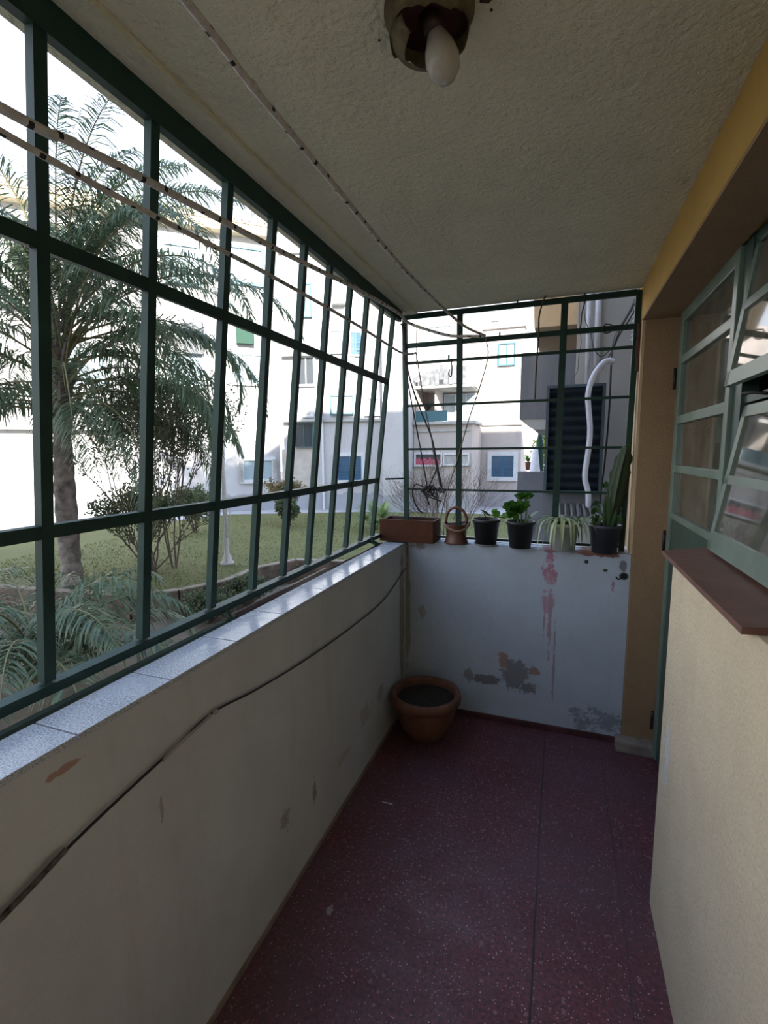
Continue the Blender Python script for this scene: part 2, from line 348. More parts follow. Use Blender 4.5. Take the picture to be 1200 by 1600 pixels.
# building mass around the balcony
st('wall_above', MB().box(-.12, -14, 2.56, 9, 2.86, 9.8), M_CREAM, 'upper floors of the block above the balcony', 'wall')
st('wall_below', MB().box(.05, -14, -1.3, 9, 2.84, -.125), M_CREAM, 'base of the block below the balcony floor', 'wall')
st('wall_outer', MB().box(0, -14, -.125, 9, YB-.125, 2.56), M_CREAM, 'outer wall of the block beside the balcony', 'wall')
# dim room behind the window
rm = MB(); rm.box(4.4, -1.9, -.12, 4.5, 3.0, 2.56); rm.box(1.57, 2.92, -.12, 4.4, 3.0, 2.56); rm.box(1.62, -1.9, -.12, 4.4, -1.8, 2.56); rm.box(1.42, -1.8, -.12, 4.4, 2.92, 0); rm.box(1.43, -1.8, 2.45, 4.4, 2.92, 2.56)
st('wall_room', rm, M_ROOM, 'dim plain walls of the room behind the window', 'wall')

# window sill
st('trim_6', MB().hexa([V(1.196, 1.035, 1.249), V(1.375, 1.07, 1.249), V(1.375, 1.885, 1.249), V(1.196, 1.775, 1.249), V(1.196, 1.035, 1.263), V(1.375, 1.07, 1.268), V(1.375, 1.885, 1.268), V(1.196, 1.775, 1.263)]),
   M_SILL, 'red-brown painted window sill slab on the cream wall', 'window sill')

# ---------------------------------------------------------------- glazed door
dr = sthing('door_1', 'green metal door with four glass panes beside the brown column', 'door', (1.40, 2.25, 0))
DX = 1.385
f = MB(); f.box(DX, 2.662, 0, DX+.045, 2.7195, 2.234); f.box(DX, 1.80, 1.27, DX+.045, 1.872, 2.234); st('door_frame', f, M_DOORDK, None, parent=dr)
lf = MB(); lf.box(DX-.012, 2.602, .02, DX+.025, 2.66, 2.232, .003); lf.box(DX-.012, 1.876, .02, DX+.025, 1.918, 2.232, .003)
for z0, z1 in ((2.176, 2.23), (1.988, 2.024), (1.714, 1.752), (1.490, 1.524), (1.27, 1.298)): lf.box(DX-.010, 1.918, z0, DX+.022, 2.602, z1, .003)
leaf = st('door_leaf', lf, M_DOORGREEN, None, parent=dr)
st('door_panel', MB().box(DX-.004, 1.905, .02, DX+.012, 2.615, 1.275), M_DOORDK, None, parent=dr)
for z0, z1 in ((2.024, 2.176), (1.752, 1.988), (1.524, 1.714), (1.298, 1.490)): st('pane', MB().box(DX+.004, 1.918, z0, DX+.008, 2.602, z1), M_GLASS, None, parent=dr)
for z in (.20, 1.15, 1.93): st('hinge', MB().tube([(DX-.02, 2.668, z-.05), (DX-.02, 2.668, z+.05)], .007, 10), M_DKMETAL, None, parent=dr)

# ---------------------------------------------------------------- window with two tilted sashes
wn = sthing('window_1', 'green metal window with two outward tilted sashes above the red-brown sill', 'window', (1.40, 1.4, 1.268))
f = MB(); f.box(1.39, 1.0, 1.268, 1.43, 1.80, 1.30); f.box(1.39, .955, 1.268, 1.43, 1.0, 2.234); f.box(1.39, 1.0, 2.19, 1.43, 1.80, 2.234); f.box(1.395, 1.0, 1.735, 1.425, 1.80, 1.757)
st('window_frame', f, M_DOORDK, None, parent=wn)
def sash(xt, zt, xb, zb, mids, brail):
    d = V(xb-xt, 0, zb-zt); L = d.length; d.normalize(); nrm = V(d.z, 0, -d.x)
    Y0, Y1 = 1.005, 1.795
    def slab(mb, y0, y1, s0, s1, t=.018, off=0):
        o = V(xt, 0, zt) + nrm*off
        p = [o + d*s0, o + d*s1]
        q = []
        for k in (-1, 1):
            for (s_, y_) in ((0, y0), (0, y1), (1, y1), (1, y0)):
                q.append(p[s_] + nrm*k*t*.5 + V(0, y_, 0))
        mb.hexa(q)
    m = MB(); slab(m, Y1-.034, Y1, 0, L); slab(m, Y0, Y0+.034, 0, L); slab(m, Y0, Y1, 0, .034); slab(m, Y0, Y1, L-brail, L)
    edges = [.034]
    for a, b in mids: slab(m, Y0, Y1, a, b); edges += [a, b]
    edges.append(L-brail)
    s_ = st('sash', m, M_DOORGREEN, None, parent=wn)
    for i in range(0, len(edges), 2):
        g = MB(); slab(g, Y0+.034, Y1-.034, edges[i], edges[i+1], .004); st('pane', g, M_GLASS, None, parent=s_)
sash(1.402, 2.225, 1.345, 1.785, [(.195, .222)], .045)
sash(1.402, 1.725, 1.332, 1.275, [(.215, .242)], .062)
h = MB(); h.tube([(1.395, 1.62, 1.745), (1.37, 1.64, 1.752), (1.35, 1.67, 1.752)], .005, 8)
st('window_stay', h, M_DKMETAL, None, parent=wn)

# ---------------------------------------------------------------- grilles
XT, ZT, XB, ZB = -.012, 2.33, -.150, 1.105
def gx(z): return XB + (z-ZB)/(ZT-ZB)*(XT-XB)
TX, TY, T = .021, .025, .024
gr = thing('side_grille', 'long dark green metal window grille leaning outwards above the granite coping', 'grille', (gx(ZB), 1.0, ZB))
UP = (V(XT, 0, ZT)-V(XB, 0, ZB)).normalized()
def longbar(name, z, w=T, h=T, x=None, y0=YB+.02, y1=2.70):
    xx = gx(z) if x is None else x
    return MB().beam((xx-TX/2, y0, z), (xx-TX/2, y1, z), w, h, UP).build(name, GREEN, gr)
longbar('top_rail', ZT+.028, T, .056); longbar('bottom_rail', ZB-.017, T+.004)
longbar('middle_rail', 1.985, T*.7, .030, None, YB+.02, 2.60); longbar('middle_rail', 1.4335, T*.7, .028, None, YB+.02, 2.60)
longbar('lower_rail', 1.045, .016, .016, -.128, YB+.02, 1.28)
ys = [.683, .939, 1.203, 1.423, 1.6265, 1.830, 2.0325, 2.229, 2.4246, 2.605]
ys = [.683-.26*k for k in range(9, 0, -1)] + ys
for y in ys:
    MB().beam((XB-TX/2, y-TY/2, ZB), (XT-TX/2, y-TY/2, ZT+.02), TY, TX, (1, 0, 0)).build('post', GREEN, gr)
for y in (.30, 1.25): MB().beam((-.128, y, 1.045), (XB-.015, y, ZB-.01), .012, .012, (1, 0, 0)).build('bracket', GREEN, gr)
MB().beam((-.145, 2.52, 1.085), (-.128, 2.60, 1.052), .03, .016).build('bracket', GREEN, gr)

eg = thing('end_grille', 'dark green metal grille over the end wall behind the flower pots', 'grille', (.6, 2.79, 1.055))
def ebar(name, x0, z0, x1, z1, w, d=.022, mat=GREEN): return MB().beam((x0, 2.79, z0), (x1, 2.79, z1), d, w, (0, 0, 1) if abs(x1-x0) > abs(z1-z0) else (1, 0, 0)).build(name, mat, eg)
ebar('side_post', -.020, 2.385, -.008, 1.058, .026, .028); ebar('post', .307, 2.38, .314, 1.06, .030, .028)
ebar('post', .861, 2.38, .852, 1.06, .034, .028); ebar('side_post', 1.207, 2.385, 1.190, 1.06, .028, .028)
for z, wd in ((2.377, .028), (2.214, .026), (2.114, .014), (1.867, .013), (1.610, .013), (1.370, .013), (1.084, .014)):
    ebar('cross_bar', -.012, z, 1.200, z, wd, .016)
MB().box(1.205, 2.765, 1.99, 1.2205, 2.80, 2.225, .003).build('fixing_plate', M_RUST, eg)
for x, z in ((.10, 1.867), (.247, 2.114), (.53, 2.214), (.62, 2.377)):
    MB().box(x-.004, 2.775, z, x+.004, 2.785, z+.028).build('stub', GREEN, eg)
# wire hooks on the bars
MB().tube(spline([(.262, 2.778, 2.12), (.268, 2.77, 2.06), (.262, 2.772, 2.02), (.25, 2.77, 2.035), (.253, 2.77, 2.06)]), .0035, 6).build('wire_hook', M_DKMETAL, eg)
# gap filling: short infill between side grille and end grille
MB().beam((-.115, 2.70, 1.4335), (-.02, 2.785, 1.4335), .012, .010).build('link_bar', GREEN, eg)

# ---------------------------------------------------------------- ropes and cords
def rope(name, label, pts, r, step=.052, knots=()):
    P = spline(pts, 10); o = thing(name, label, 'rope', P[-1], 'plastic clothesline ropes')
    Q = [P[0]]; acc = 0.; ds = .010
    for a, b in zip(P, P[1:]):
        L = (b-a).length; t = ds-acc
        while t < L: Q.append(a.lerp(b, t/L)); t += ds
        acc = L-(t-ds)
    mb = MB(); mb.tube(Q, r, 8); mb.b.faces.ensure_lookup_table(); k = 0; per = max(2, round(step/ds))
    while (k+1)*8 <= len(mb.b.faces)-2:
        if k % per == 0:
            j = (k//per*3) % 8
            for jj in (j, (j+4) % 8): mb.b.faces[k*8+jj].material_index = 1; mb.b.faces[k*8+(jj+1) % 8].material_index = 1
        k += 1
    body = mb.build('rope_strand', M_ROPE, o); body.data.materials.append(M_FLECK)
    for kp in knots: MB().ball(kp, r*1.5, 8, (1, 1.3, .9)).build('knot', M_ROPE, o)
    return o
rope('clothesline', 'upper of the two dirty white clotheslines along the left grille', [(.03, -1.8, 2.06), (.03, -.3, 2.07), (.03, .56, 2.126), (.03, .664, 2.140), (.03, .878, 2.164), (.03, 1.333, 2.208), (.03, 1.978, 2.282), (.02, 2.548, 2.336), (.0, 2.765, 2.345), (.10, 2.772, 2.30), (.25, 2.772, 2.248), (.37, 2.772, 2.234), (.46, 2.772, 2.226)], .0084, .06)
rope('clothesline', 'lower of the two dirty white clotheslines along the left grille', [(.05, -1.8, 2.10), (.05, -.3, 2.085), (.05, .543, 2.078), (.05, .851, 2.086), (.05, 1.297, 2.108), (.05, 1.926, 2.120), (.03, 2.486, 2.130), (.0, 2.772, 2.165), (.062, 2.775, 2.168)], .0060, .06, [(.05, 1.0, 2.092)])
rope('clothesline', 'single black-flecked clothesline running under the middle of the ceiling', [(.30, -1.8, 2.33), (.30, -.3, 2.31), (.30, .672, 2.282), (.30, .833, 2.272), (.30, 1.181, 2.268), (.30, 1.445, 2.262), (.30, 1.844, 2.264), (.315, 2.45, 2.282), (.37, 2.66, 2.255), (.46, 2.770, 2.226)], .0070, .06, [(.30, .842, 2.273)])

# thin black cord along the parapet
cpts = [(.012, -1.2, .50), (.012, -.2, .68), (.012, .446, .818), (.012, .599, .852), (.010, .835, .880), (.010, .986, .896), (.010, 1.174, .866), (.010, 1.493, .832), (.010, 1.903, .810), (.010, 2.324, .812), (.010, 2.70, .893)]
cd = thing('rope', 'thin black cord strung low along the left parapet wall', 'cord', (.012, .986, .896))
MB().tube(spline(cpts, 8), .0032, 6).build('cord', M_CORD_DARK, cd)
MB().tube(spline([(.016, .30, .790), (.018, .40, .812), (.016, .446, .822), (.018, .50, .836), (.016, .56, .850)], 4), .0055, 6).build('frayed_sleeve', simple('frayed_grey_sleeve', (.10, .095, .085), .9, 0, .9, 60), cd)
MB().ball((.012, .986, .896), .010, 8, (1, 1, .7)).build('knot', simple('grey_twine_knot', (.40, .37, .33), .9), cd)
MB().tube([(.012, .97, .896), (.013, .82, .879), (.013, .80, .874)], .0045, 6).build('loose_end', simple('grey_twine_end', (.36, .33, .29), .9), cd)

# brown pipe in the gap outside the coping
pp = MB().tube([(-.148, 1.285, 1.030), (-.148, 1.97, 1.030)], .025, 14).build('metal_pipe', M_BROWNMETAL)
tag(pp, 'dark brown pipe lying in the gap outside the granite coping', 'pipe')
pt = MB().tube([(-.140, 1.975, 1.036), (-.140, 2.69, 1.036)], .012, 10).build('metal_pipe', M_BROWNMETAL)
tag(pt, 'thinner brown pipe continuing the gap towards the corner', 'pipe')

# twine bundle on the end grille
tw = thing('twine_bundle', 'tangle of black and grey cords tied on the end grille above wooden box', 'cord', (.17, 2.77, 1.37))
def strand(pts, r=.0035, mat=M_CORD_DARK): MB().tube(spline(pts, 5), r, 6).build('strand', mat, tw)
YS = 2.772
strand([(-.030, YS, 2.34), (-.02, YS, 2.18), (.0, YS, 2.03), (.045, YS, 1.80), (.095, YS, 1.55), (.125, YS, 1.385)], .0040)
strand([(-.022, YS, 2.34), (-.006, YS, 2.13), (.03, YS, 1.98), (.09, YS, 1.82), (.150, YS, 1.68), (.185, YS, 1.52), (.215, YS, 1.38)], .0048)
strand([(.056, YS, 2.165), (.075, YS, 2.05), (.11, YS, 1.85), (.145, YS, 1.70), (.165, YS, 1.58), (.205, YS, 1.39)], .0034, M_TWINE)
strand([(.455, YS, 2.215), (.470, YS, 2.115), (.418, YS, 1.921), (.37, YS, 1.78), (.30, YS, 1.53), (.246, YS, 1.36), (.215, YS, 1.23), (.205, YS, 1.16)], .0034, simple('tan_twine', (.20, .17, .13), .8))
strand([(-.04, YS, 2.34), (-.015, YS, 2.30), (-.025, YS, 2.22)], .004)
strand([(.185, YS, 1.50), (.16, YS, 1.44), (.135, YS, 1.385)], .0045)
strand([(.13, YS, 1.375), (.06, YS, 1.40), (.035, YS, 1.37), (.04, YS, 1.31), (.07, YS, 1.25), (.105, YS, 1.225)], .0042)
strand([(.15, YS, 1.37), (.18, YS, 1.34), (.19, YS, 1.27), (.195, YS, 1.23)], .003)
rnd = random.Random(3)
for k in range(10):
    a = V(.135+rnd.uniform(-.02, .02), 2.765, 1.37+rnd.uniform(-.01, .015)); strand([a, a+V(rnd.uniform(-.05, .05), -.01, rnd.uniform(-.035, .02)), a+V(rnd.uniform(-.07, .07), -.006, rnd.uniform(-.10, -.01))], .0038)
kn = MB()
for k in range(14): kn.ball((.135+rnd.uniform(-.035, .035), 2.768+rnd.uniform(-.008, .008), 1.37+rnd.uniform(-.014, .018)), rnd.uniform(.008, .014), 7)
kn.build('knot', M_CORD_DARK, tw)
g = MB()
for k in range(9): g.tube([V(.212+.018*math.cos(t*.6+k), 2.766+.004*k*.3, 1.368+.016*math.sin(t*.6+k*.7)) for t in range(9)], .003, 5)
g.build('knot', M_TWINE, tw)
def cord(nm, label, pts, r=.0036, mat=M_CORD_DARK, cat='cord'):
    o = MB().tube(spline(pts, 6), r, 7).build(nm, mat); return tag(o, label, cat)
cord('grey_cord', 'grey-brown cord hanging from the ceiling in front of the end grille', [(.765, 2.75, 2.399), (.752, 2.755, 2.37), (.735, 2.76, 2.30), (.735, 2.765, 2.2), (.729, 2.77, 2.05), (.727, 2.772, 1.95), (.727, 2.774, 1.875)], .0042, simple('grey_brown_cord', (.07, .055, .05), .8))
cord('black_wire', 'short black wire hooked over the top bar of the end grille', [(.955, 2.778, 2.40), (.958, 2.772, 2.36), (.945, 2.772, 2.30), (.942, 2.772, 2.24), (.93, 2.772, 2.20)], .003)
cord('wire_loop', 'small black wire loop on the second bar of the end grille', [(1.06, 2.775, 2.235), (1.045, 2.772, 2.21), (1.06, 2.77, 2.19), (1.085, 2.77, 2.195), (1.09, 2.772, 2.225), (1.06, 2.775, 2.235)], .0032)

# hook on the end wall
hk = MB().tube(spline([(1.205, 2.737, .945), (1.19, 2.72, .93), (1.175, 2.71, .925), (1.165, 2.715, .935)], 5), .004, 7)
tag(hk.build('wall_hook', M_DKMETAL), 'small black metal hook on the end wall near the column', 'hook')

# ---------------------------------------------------------------- ceiling lamp
lm = thing('ceiling_lamp', 'broken flaking ceiling lamp housing with a pale bulb', 'lamp', (.61, .95, 2.4))
def shell(prof, a0, a1, n, jag):
    m = MB(); c = V(.61, .955, 0); rr = random.Random(4); rings = []
    for j, (r, z) in enumerate(prof):
        row = []
        for k in range(n+1):
            a = a0+(a1-a0)*k/n; zz = z
            if j == len(prof)-1: zz += jag*(.5*math.sin(a*3.1+1)+rr.uniform(-.4, .4))
            row.append(m.b.verts.new((c.x+r*math.cos(a), c.y+r*math.sin(a), zz)))
        rings.append(row)
    for A, B in zip(rings, rings[1:]):
        for k in range(n): m.face([A[k], A[k+1], B[k+1], B[k]], True)
    bmesh.ops.solidify(m.b, geom=m.b.faces[:], thickness=.003); return m
shell([(.083, 2.399), (.083, 2.388), (.077, 2.380), (.075, 2.365), (.072, 2.350)], 0, 2*PI, 40, .012).build('housing', M_LAMPH, lm)
MB().lathe((.61, .955, 2.386), [(.078, 0), (.04, .002), (.0005, .003)], 28, False).build('reflector', M_LAMPIN, lm)
shell([(.072, 2.352), (.062, 2.338), (.045, 2.330)], PI*.55, PI*1.35, 16, .010).build('broken_rim', M_LAMPH, lm)
MB().tube([(.61, .955, 2.392), (.618, .965, 2.366)], .019, 16).build('socket', simple('dark_brown_socket', (.05, .028, .022), .5), lm)
bl = MB().lathe((0, 0, 0), [(.014, 0), (.017, -.012), (.028, -.035), (.032, -.055), (.029, -.075), (.017, -.090), (.0008, -.095)], 24, True)
bmesh.ops.rotate(bl.b, verts=bl.b.verts, cent=(0, 0, 0), matrix=Matrix.Rotation(R(-14), 3, 'Y') @ Matrix.Rotation(R(8), 3, 'X'))
bmesh.ops.translate(bl.b, verts=bl.b.verts, vec=(.618, .965, 2.374)); bl.build('bulb', M_BULB, lm)
sp = MB()
for k in range(9):
    a = rnd.uniform(0, 2*PI); rr_ = rnd.uniform(.09, .13); sp.ball((.61+rr_*math.cos(a), .955+rr_*math.sin(a), 2.3985), rnd.uniform(.002, .005), 6, (1, 1, .4))
sp.tube([(.70, .97, 2.398), (.715, .975, 2.396), (.725, .968, 2.397)], .003, 6)
sp.build('dirt_spots', M_LAMPIN, lm)

# ---------------------------------------------------------------- objects on the walls and floor
tp = thing('terracotta_planter', 'large round terracotta pot of dark soil on floor in the far left corner', 'plant pot', (.205, 2.46, 0))
MB().lathe((.205, 2.46, 0), [(.092, 0), (.104, .012), (.128, .05), (.152, .10), (.166, .15), (.172, .195), (.174, .206), (.188, .208), (.196, .218), (.198, .240), (.193, .258), (.184, .263), (.170, .261), (.163, .245), (.160, .212)], 48, True).build('pot_body', M_TERRA, tp)
so_ = MB(); n = 30
for k in range(n): pass
so_.lathe((.205, 2.46, .220), [(.159, 0), (.13, .004), (.08, -.002), (.04, .004), (.0005, .002)], 30, False).build('soil', M_SOIL, tp)

bx = thing('wooden_planter_box', 'open reddish brown wooden planter box at the left end of the end wall', 'planter box', (.02, 2.76, 1.056))
def rbox(x0, y0, x1, y1, z0, z1, mat, name):
    # box rotated a little about its centre
    m = MB().box(x0, y0, z0, x1, y1, z1, .002); c = V(.02, 2.76, 0); bmesh.ops.rotate(m.b, verts=m.b.verts, cent=c, matrix=Matrix.Rotation(R(-2), 3, 'Z')); m.build(name, mat, bx)
Z0, Z1 = 1.057, 1.192
rbox(-.150, 2.690, .188, 2.704, Z0, Z1, M_WOOD, 'front_board'); rbox(-.150, 2.846, .188, 2.860, Z0, Z1, M_WOODIN, 'back_board')
rbox(-.150, 2.7045, -.136, 2.8455, Z0, Z1-.004, M_WOOD, 'end_board'); rbox(.174, 2.7045, .188, 2.8455, Z0, Z1-.004, M_WOOD, 'end_board'); rbox(-.1355, 2.7045, .1735, 2.8455, Z0, Z0+.012, M_WOODIN, 'bottom_board')

jg = thing('clay_basket_pot', 'brown clay pot with a tall hoop handle beside the wooden planter box', 'pot', (.302, 2.745, 1.056))
JC = V(.306, 2.765, 1.056)
MB().lathe(JC, [(.066, 0), (.071, .004), (.068, .012), (.060, .03), (.058, .06), (.062, .09), (.072, .112), (.072, .116), (.063, .114), (.055, .08), (.050, .03), (.02, .02), (.0005, .02)], 32, True).build('pot_body', M_CLAY, jg)
hp = [V(JC.x+.062*math.cos(a), JC.y-.012*math.sin(a), 1.172+.098*math.sin(a)**.8 if 0 < k < 20 else 1.168) for k, a in enumerate([PI*k/20 for k in range(21)])]
MB().tube(hp, .0085, 8).build('handle', M_CLAY, jg)
rp_ = [V(JC.x+.074*math.cos(a), JC.y+.070*math.sin(a), 1.172+.010*math.sin(a*2+.5)-.026*max(0, -math.sin(a))) for a in [2*PI*k/36 for k in range(37)]]
MB().tube(rp_, .008, 8, False).build('rim', simple('pale_brown_clay', (.22, .13, .09), .6, 0, .2, 20), jg)

def pot(name, label, x, y, rb, rt, h, mat, soil=.85, rim=.006):
    o = thing(name, label, 'potted plant' if 'empty' not in name else 'plant pot', (x, y, 1.056))
    MB().lathe((x, y, 1.057), [(rb, 0), (rb+(rt-rb)*.9, h*.88), (rt, h*.885), (rt+rim*.5, h*.9), (rt+rim*.5, h), (rt-.003, h), (rt-.006, h*.88), (rt-.008, h*.8)], 36, True).build('pot_body', mat, o)
    MB().lathe((x, y, 1.057), [(rt-.007, h*soil), (rt*.5, h*soil+.004), (.0005, h*soil)], 24, False).build('soil', M_SOIL, o)
    return o
def leaf_quad(mb, base, tip, w, nrm=None, bend=.0, n=6, fold=0.):
    base, tip = Vector(base), Vector(tip); d = tip-base; L = d.length; dn = d.normalized()
    s_ = dn.cross(Vector(nrm) if nrm else V(0, 0, 1));
    if s_.length < 1e-4: s_ = V(1, 0, 0)
    s_.normalize(); up = s_.cross(dn); prev = None
    for i in range(n+1):
        t = i/n; c = base + d*t + up*bend*L*4*t*(1-t); ww = w*math.sin(PI*(.06+.94*t)**.75)*.5 if t < 1 else .0004
        a, m_, b = mb.b.verts.new(c - s_*ww + up*fold*ww), mb.b.verts.new(c), mb.b.verts.new(c + s_*ww + up*fold*ww)
        if prev: mb.face([prev[0], prev[1], m_, a], True); mb.face([prev[1], prev[2], b, m_], True)
        prev = (a, m_, b)
def ribbon(mb, pts, w):
    P = spline(pts, 4); prev = None; N = len(P)
    for i, p in enumerate(P):
        d = (P[min(i+1, N-1)]-P[max(i-1, 0)]).normalized(); s_ = d.cross(V(0, 0, 1)); s_ = s_.normalized() if s_.length > 1e-3 else V(1, 0, 0)
        t = i/(N-1); ww = w*.5*min(1, (1-t)*2.5+.05); up = s_.cross(d)
        a, m_, b = mb.b.verts.new(p-s_*ww+up*ww*.4), mb.b.verts.new(p), mb.b.verts.new(p+s_*ww+up*ww*.4)
        if prev: mb.face([prev[0], prev[1], m_, a], True); mb.face([prev[1], prev[2], b, m_], True)
        prev = (a, m_, b)
# black pot on saucer
p1 = pot('potted_sprout', 'black plastic pot on a grey saucer with a thin trailing leafy shoot', .480, 2.765, .058, .077, .152, M_BLACKPOT)
MB().lathe((.480, 2.765, 1.0555), [(.058, 0), (.068, .012), (.070, .012), (.060, .0015)], 30, True).build('saucer', simple('grey_saucer', (.25, .26, .27), .5), p1)
MB().tube(spline([(.50, 2.765, 1.19), (.47, 2.75, 1.235), (.49, 2.74, 1.240), (.55, 2.74, 1.225), (.59, 2.74, 1.22)], 5), .003, 6).build('stem', M_LEAFD, p1)
for a, b, wd, nm in (((.50, 2.76, 1.228), (.445, 2.75, 1.262), .022, (0, -.5, .8)), ((.52, 2.74, 1.238), (.545, 2.72, 1.275), .04, (0, -1, .2)), ((.555, 2.74, 1.230), (.52, 2.71, 1.262), .045, (0, -1, .3)), ((.57, 2.74, 1.225), (.61, 2.72, 1.25), .035, (0, -1, .3)), ((.56, 2.74, 1.225), (.59, 2.70, 1.235), .03, (0, -.4, 1))):
    m = MB(); leaf_quad(m, a, b, wd, nm, .05); m.build('leaf', M_LEAFD if a[0] < .51 else M_LEAF, p1)
# fleshy green plant
p2 = pot('potted_fleshy_plant', 'black pot with an upright bright green fleshy leaved plant', .672, 2.745, .057, .077, .150, M_BLACKPOT)
for i, (bx_, tx, tz) in enumerate(((.66, .630, 1.30), (.675, .665, 1.31), (.69, .700, 1.34), (.70, .722, 1.24))):
    MB().tube(spline([(bx_, 2.745, 1.19), ((bx_+tx)/2+.006, 2.745, 1.24), (tx, 2.74, tz-.02)], 4), .0045, 6).build('stem', simple('green_stem', (.10, .16, .05), .6), p2)
rl = random.Random(8)
for cx, cz, n, r in ((.628, 1.295, 6, .040), (.662, 1.272, 7, .045), (.703, 1.355, 6, .040), (.690, 1.305, 5, .036), (.640, 1.245, 5, .036)):
    for k in range(n):
        a = 2*PI*k/n+rl.uniform(0, 1); m = MB(); dz = rl.uniform(-.1, .9)
        b = V(cx-.012, 2.738, cz-.010); t = b + V(math.cos(a), .7*math.sin(a), dz).normalized()*r*rl.uniform(1.1, 1.6)
        leaf_quad(m, b, t, r*1.1, (rl.uniform(-.4, .4), -1, rl.uniform(-.2, .6)), .06, 5, .15); bmesh.ops.solidify(m.b, geom=m.b.faces[:], thickness=.0018); m.build('leaf', M_LEAF, p2)
m = MB(); leaf_quad(m, (.722, 2.74, 1.235), (.772, 2.735, 1.268), .022, (0, -.6, .8), .08); m.build('leaf', simple('pale_blue_green_leaf', (.30, .42, .36), .6), p2)
# spider plant
p3 = pot('potted_spider_plant', 'off-white pot with a cream striped spider plant trailing over its rim', .900, 2.745, .058, .078, .150, M_WHITEPOT)
rs = random.Random(12)
spec = [(-1, 0, .15, .16), (-1, 0, .10, .17), (-.9, 0, .13, .19), (-.8, -.4, .10, .16), (-1.0, .1, .155, .14), (1, 0, .14, .03), (1, 0, .12, .12), (.9, -.2, .10, .10), (1, .2, .15, .02), (.8, -.5, .11, .13), (-.3, -1, .05, .12), (.0, -1, .055, .14), (.2, -1, .06, .10), (.35, -1, .06, .13), (-.1, -1, .06, .10), (.1, -1, .075, .08), (.5, -.9, .05, .09), (-.5, -.8, .07, .09), (-.6, -.5, .12, .15), (.7, -.4, .13, .15)]
for i in range(34):
    dx, dy, reach, drop = spec[i] if i < len(spec) else (rs.uniform(-1, 1), rs.uniform(-1, .2), rs.uniform(.06, .13), rs.uniform(.03, .13))
    d = V(dx, dy, 0).normalized(); reach += .02; b = V(.90+rs.uniform(-.025, .025), 2.745+rs.uniform(-.02, .02), 1.19); h_ = rs.uniform(.03, .055)
    e = 1.2-drop+.01
    if dy < -.5 or e < 1.06: reach = max(reach, .098)
    m = MB(); ribbon(m, [b, b+d*reach*.45+V(0, 0, h_), b+d*reach*.85+V(0, 0, h_*.55), V(b.x+d.x*reach, b.y+d.y*reach, (1.19+e)/2), V(b.x+d.x*reach*1.04, b.y+d.y*reach*1.04, e)], .011)
    m.build('leaf', M_VARIEG if i % 4 else M_SNAKE, p3)
MB().lathe((.900, 2.745, 1.0555), [(.055, 0), (.060, .001)], 20).b.free()
# mixed pot with tall cactus
p4 = pot('potted_cactus', 'dark blue-grey pot with a tall dark cactus at the right end', 1.104, 2.748, .060, .080, .150, M_NAVYPOT)
m = MB(); P = [V(1.137, 2.75, 1.19), V(1.135, 2.752, 1.26), V(1.142, 2.752, 1.33), V(1.150, 2.752, 1.40), V(1.162, 2.752, 1.48), V(1.176, 2.752, 1.56), V(1.188, 2.75, 1.625)]
W_ = [.020, .034, .044, .047, .046, .038, .014]
PP = spline(P, 4); rings = []
for i, p in enumerate(PP):
    t = i/(len(PP)-1)*(len(W_)-1); j = min(int(t), len(W_)-2); ww = W_[j]*(1-t+j)+W_[j+1]*(t-j); ww *= 1+.10*math.sin(i*1.7)
    ring = [V(-ww, 0, 0), V(-ww*.45, -.007, 0), V(-.004, -.009, 0), V(0, -ww*.55, .0), V(.004, -.009, 0), V(ww*.45, -.007, 0), V(ww, 0, 0), V(0, .010, 0)]
    rings.append(m.verts([p+q for q in ring]))
for A, B in zip(rings, rings[1:]):
    for k in range(8): m.face([A[k], A[(k+1) % 8], B[(k+1) % 8], B[k]], True)
m.face(rings[0][::-1]); m.face(rings[-1]); m.build('cactus_column', M_CACT, p4)
for a, b, wd in (((1.112, 2.72, 1.19), (1.107, 2.715, 1.385), .026), ((1.128, 2.722, 1.19), (1.150, 2.715, 1.30), .022), ((1.10, 2.73, 1.19), (1.09, 2.72, 1.335), .02)):
    m = MB(); leaf_quad(m, a, b, wd, (0, -1, 0), .02, 8, .3); bmesh.ops.solidify(m.b, geom=m.b.faces[:], thickness=.002); m.build('blade_leaf', M_SNAKE, p4)
MB().tube(spline([(1.10, 2.725, 1.2), (1.096, 2.722, 1.32), (1.090, 2.72, 1.42)], 5), .0025, 6).build('stem', M_LEAFD, p4)
for a, b, wd in (((1.09, 2.72, 1.405), (1.098, 2.71, 1.44), .028), ((1.09, 2.72, 1.405), (1.070, 2.71, 1.42), .018), ((1.05, 2.73, 1.28), (1.075, 2.71, 1.30), .045), ((1.05, 2.73, 1.27), (1.03, 2.71, 1.29), .04), ((1.15, 2.73, 1.23), (1.175, 2.71, 1.265), .05), ((1.16, 2.74, 1.25), (1.18, 2.72, 1.21), .04), ((1.055, 2.735, 1.31), (1.045, 2.72, 1.335), .04)):
    m = MB(); leaf_quad(m, a, b, wd, (0, -1, .2), .05, 5); m.build('round_leaf', M_LEAFD, p4)
for k in range(26):
    a = rs.uniform(0, 2*PI); b = V(1.055+rs.uniform(-.015, .02), 2.735, 1.20); L = rs.uniform(.03, .065); m = MB()
    ribbon(m, [b, b+V(math.cos(a)*L*.5, -.3*abs(math.sin(a))*L, L*.9), b+V(math.cos(a)*L, -.5*abs(math.sin(a))*L, L*.7+rs.uniform(-.02, .02))], .010)
    m.build('striped_leaf', M_VARIEG if k % 2 else M_LEAFD, p4)

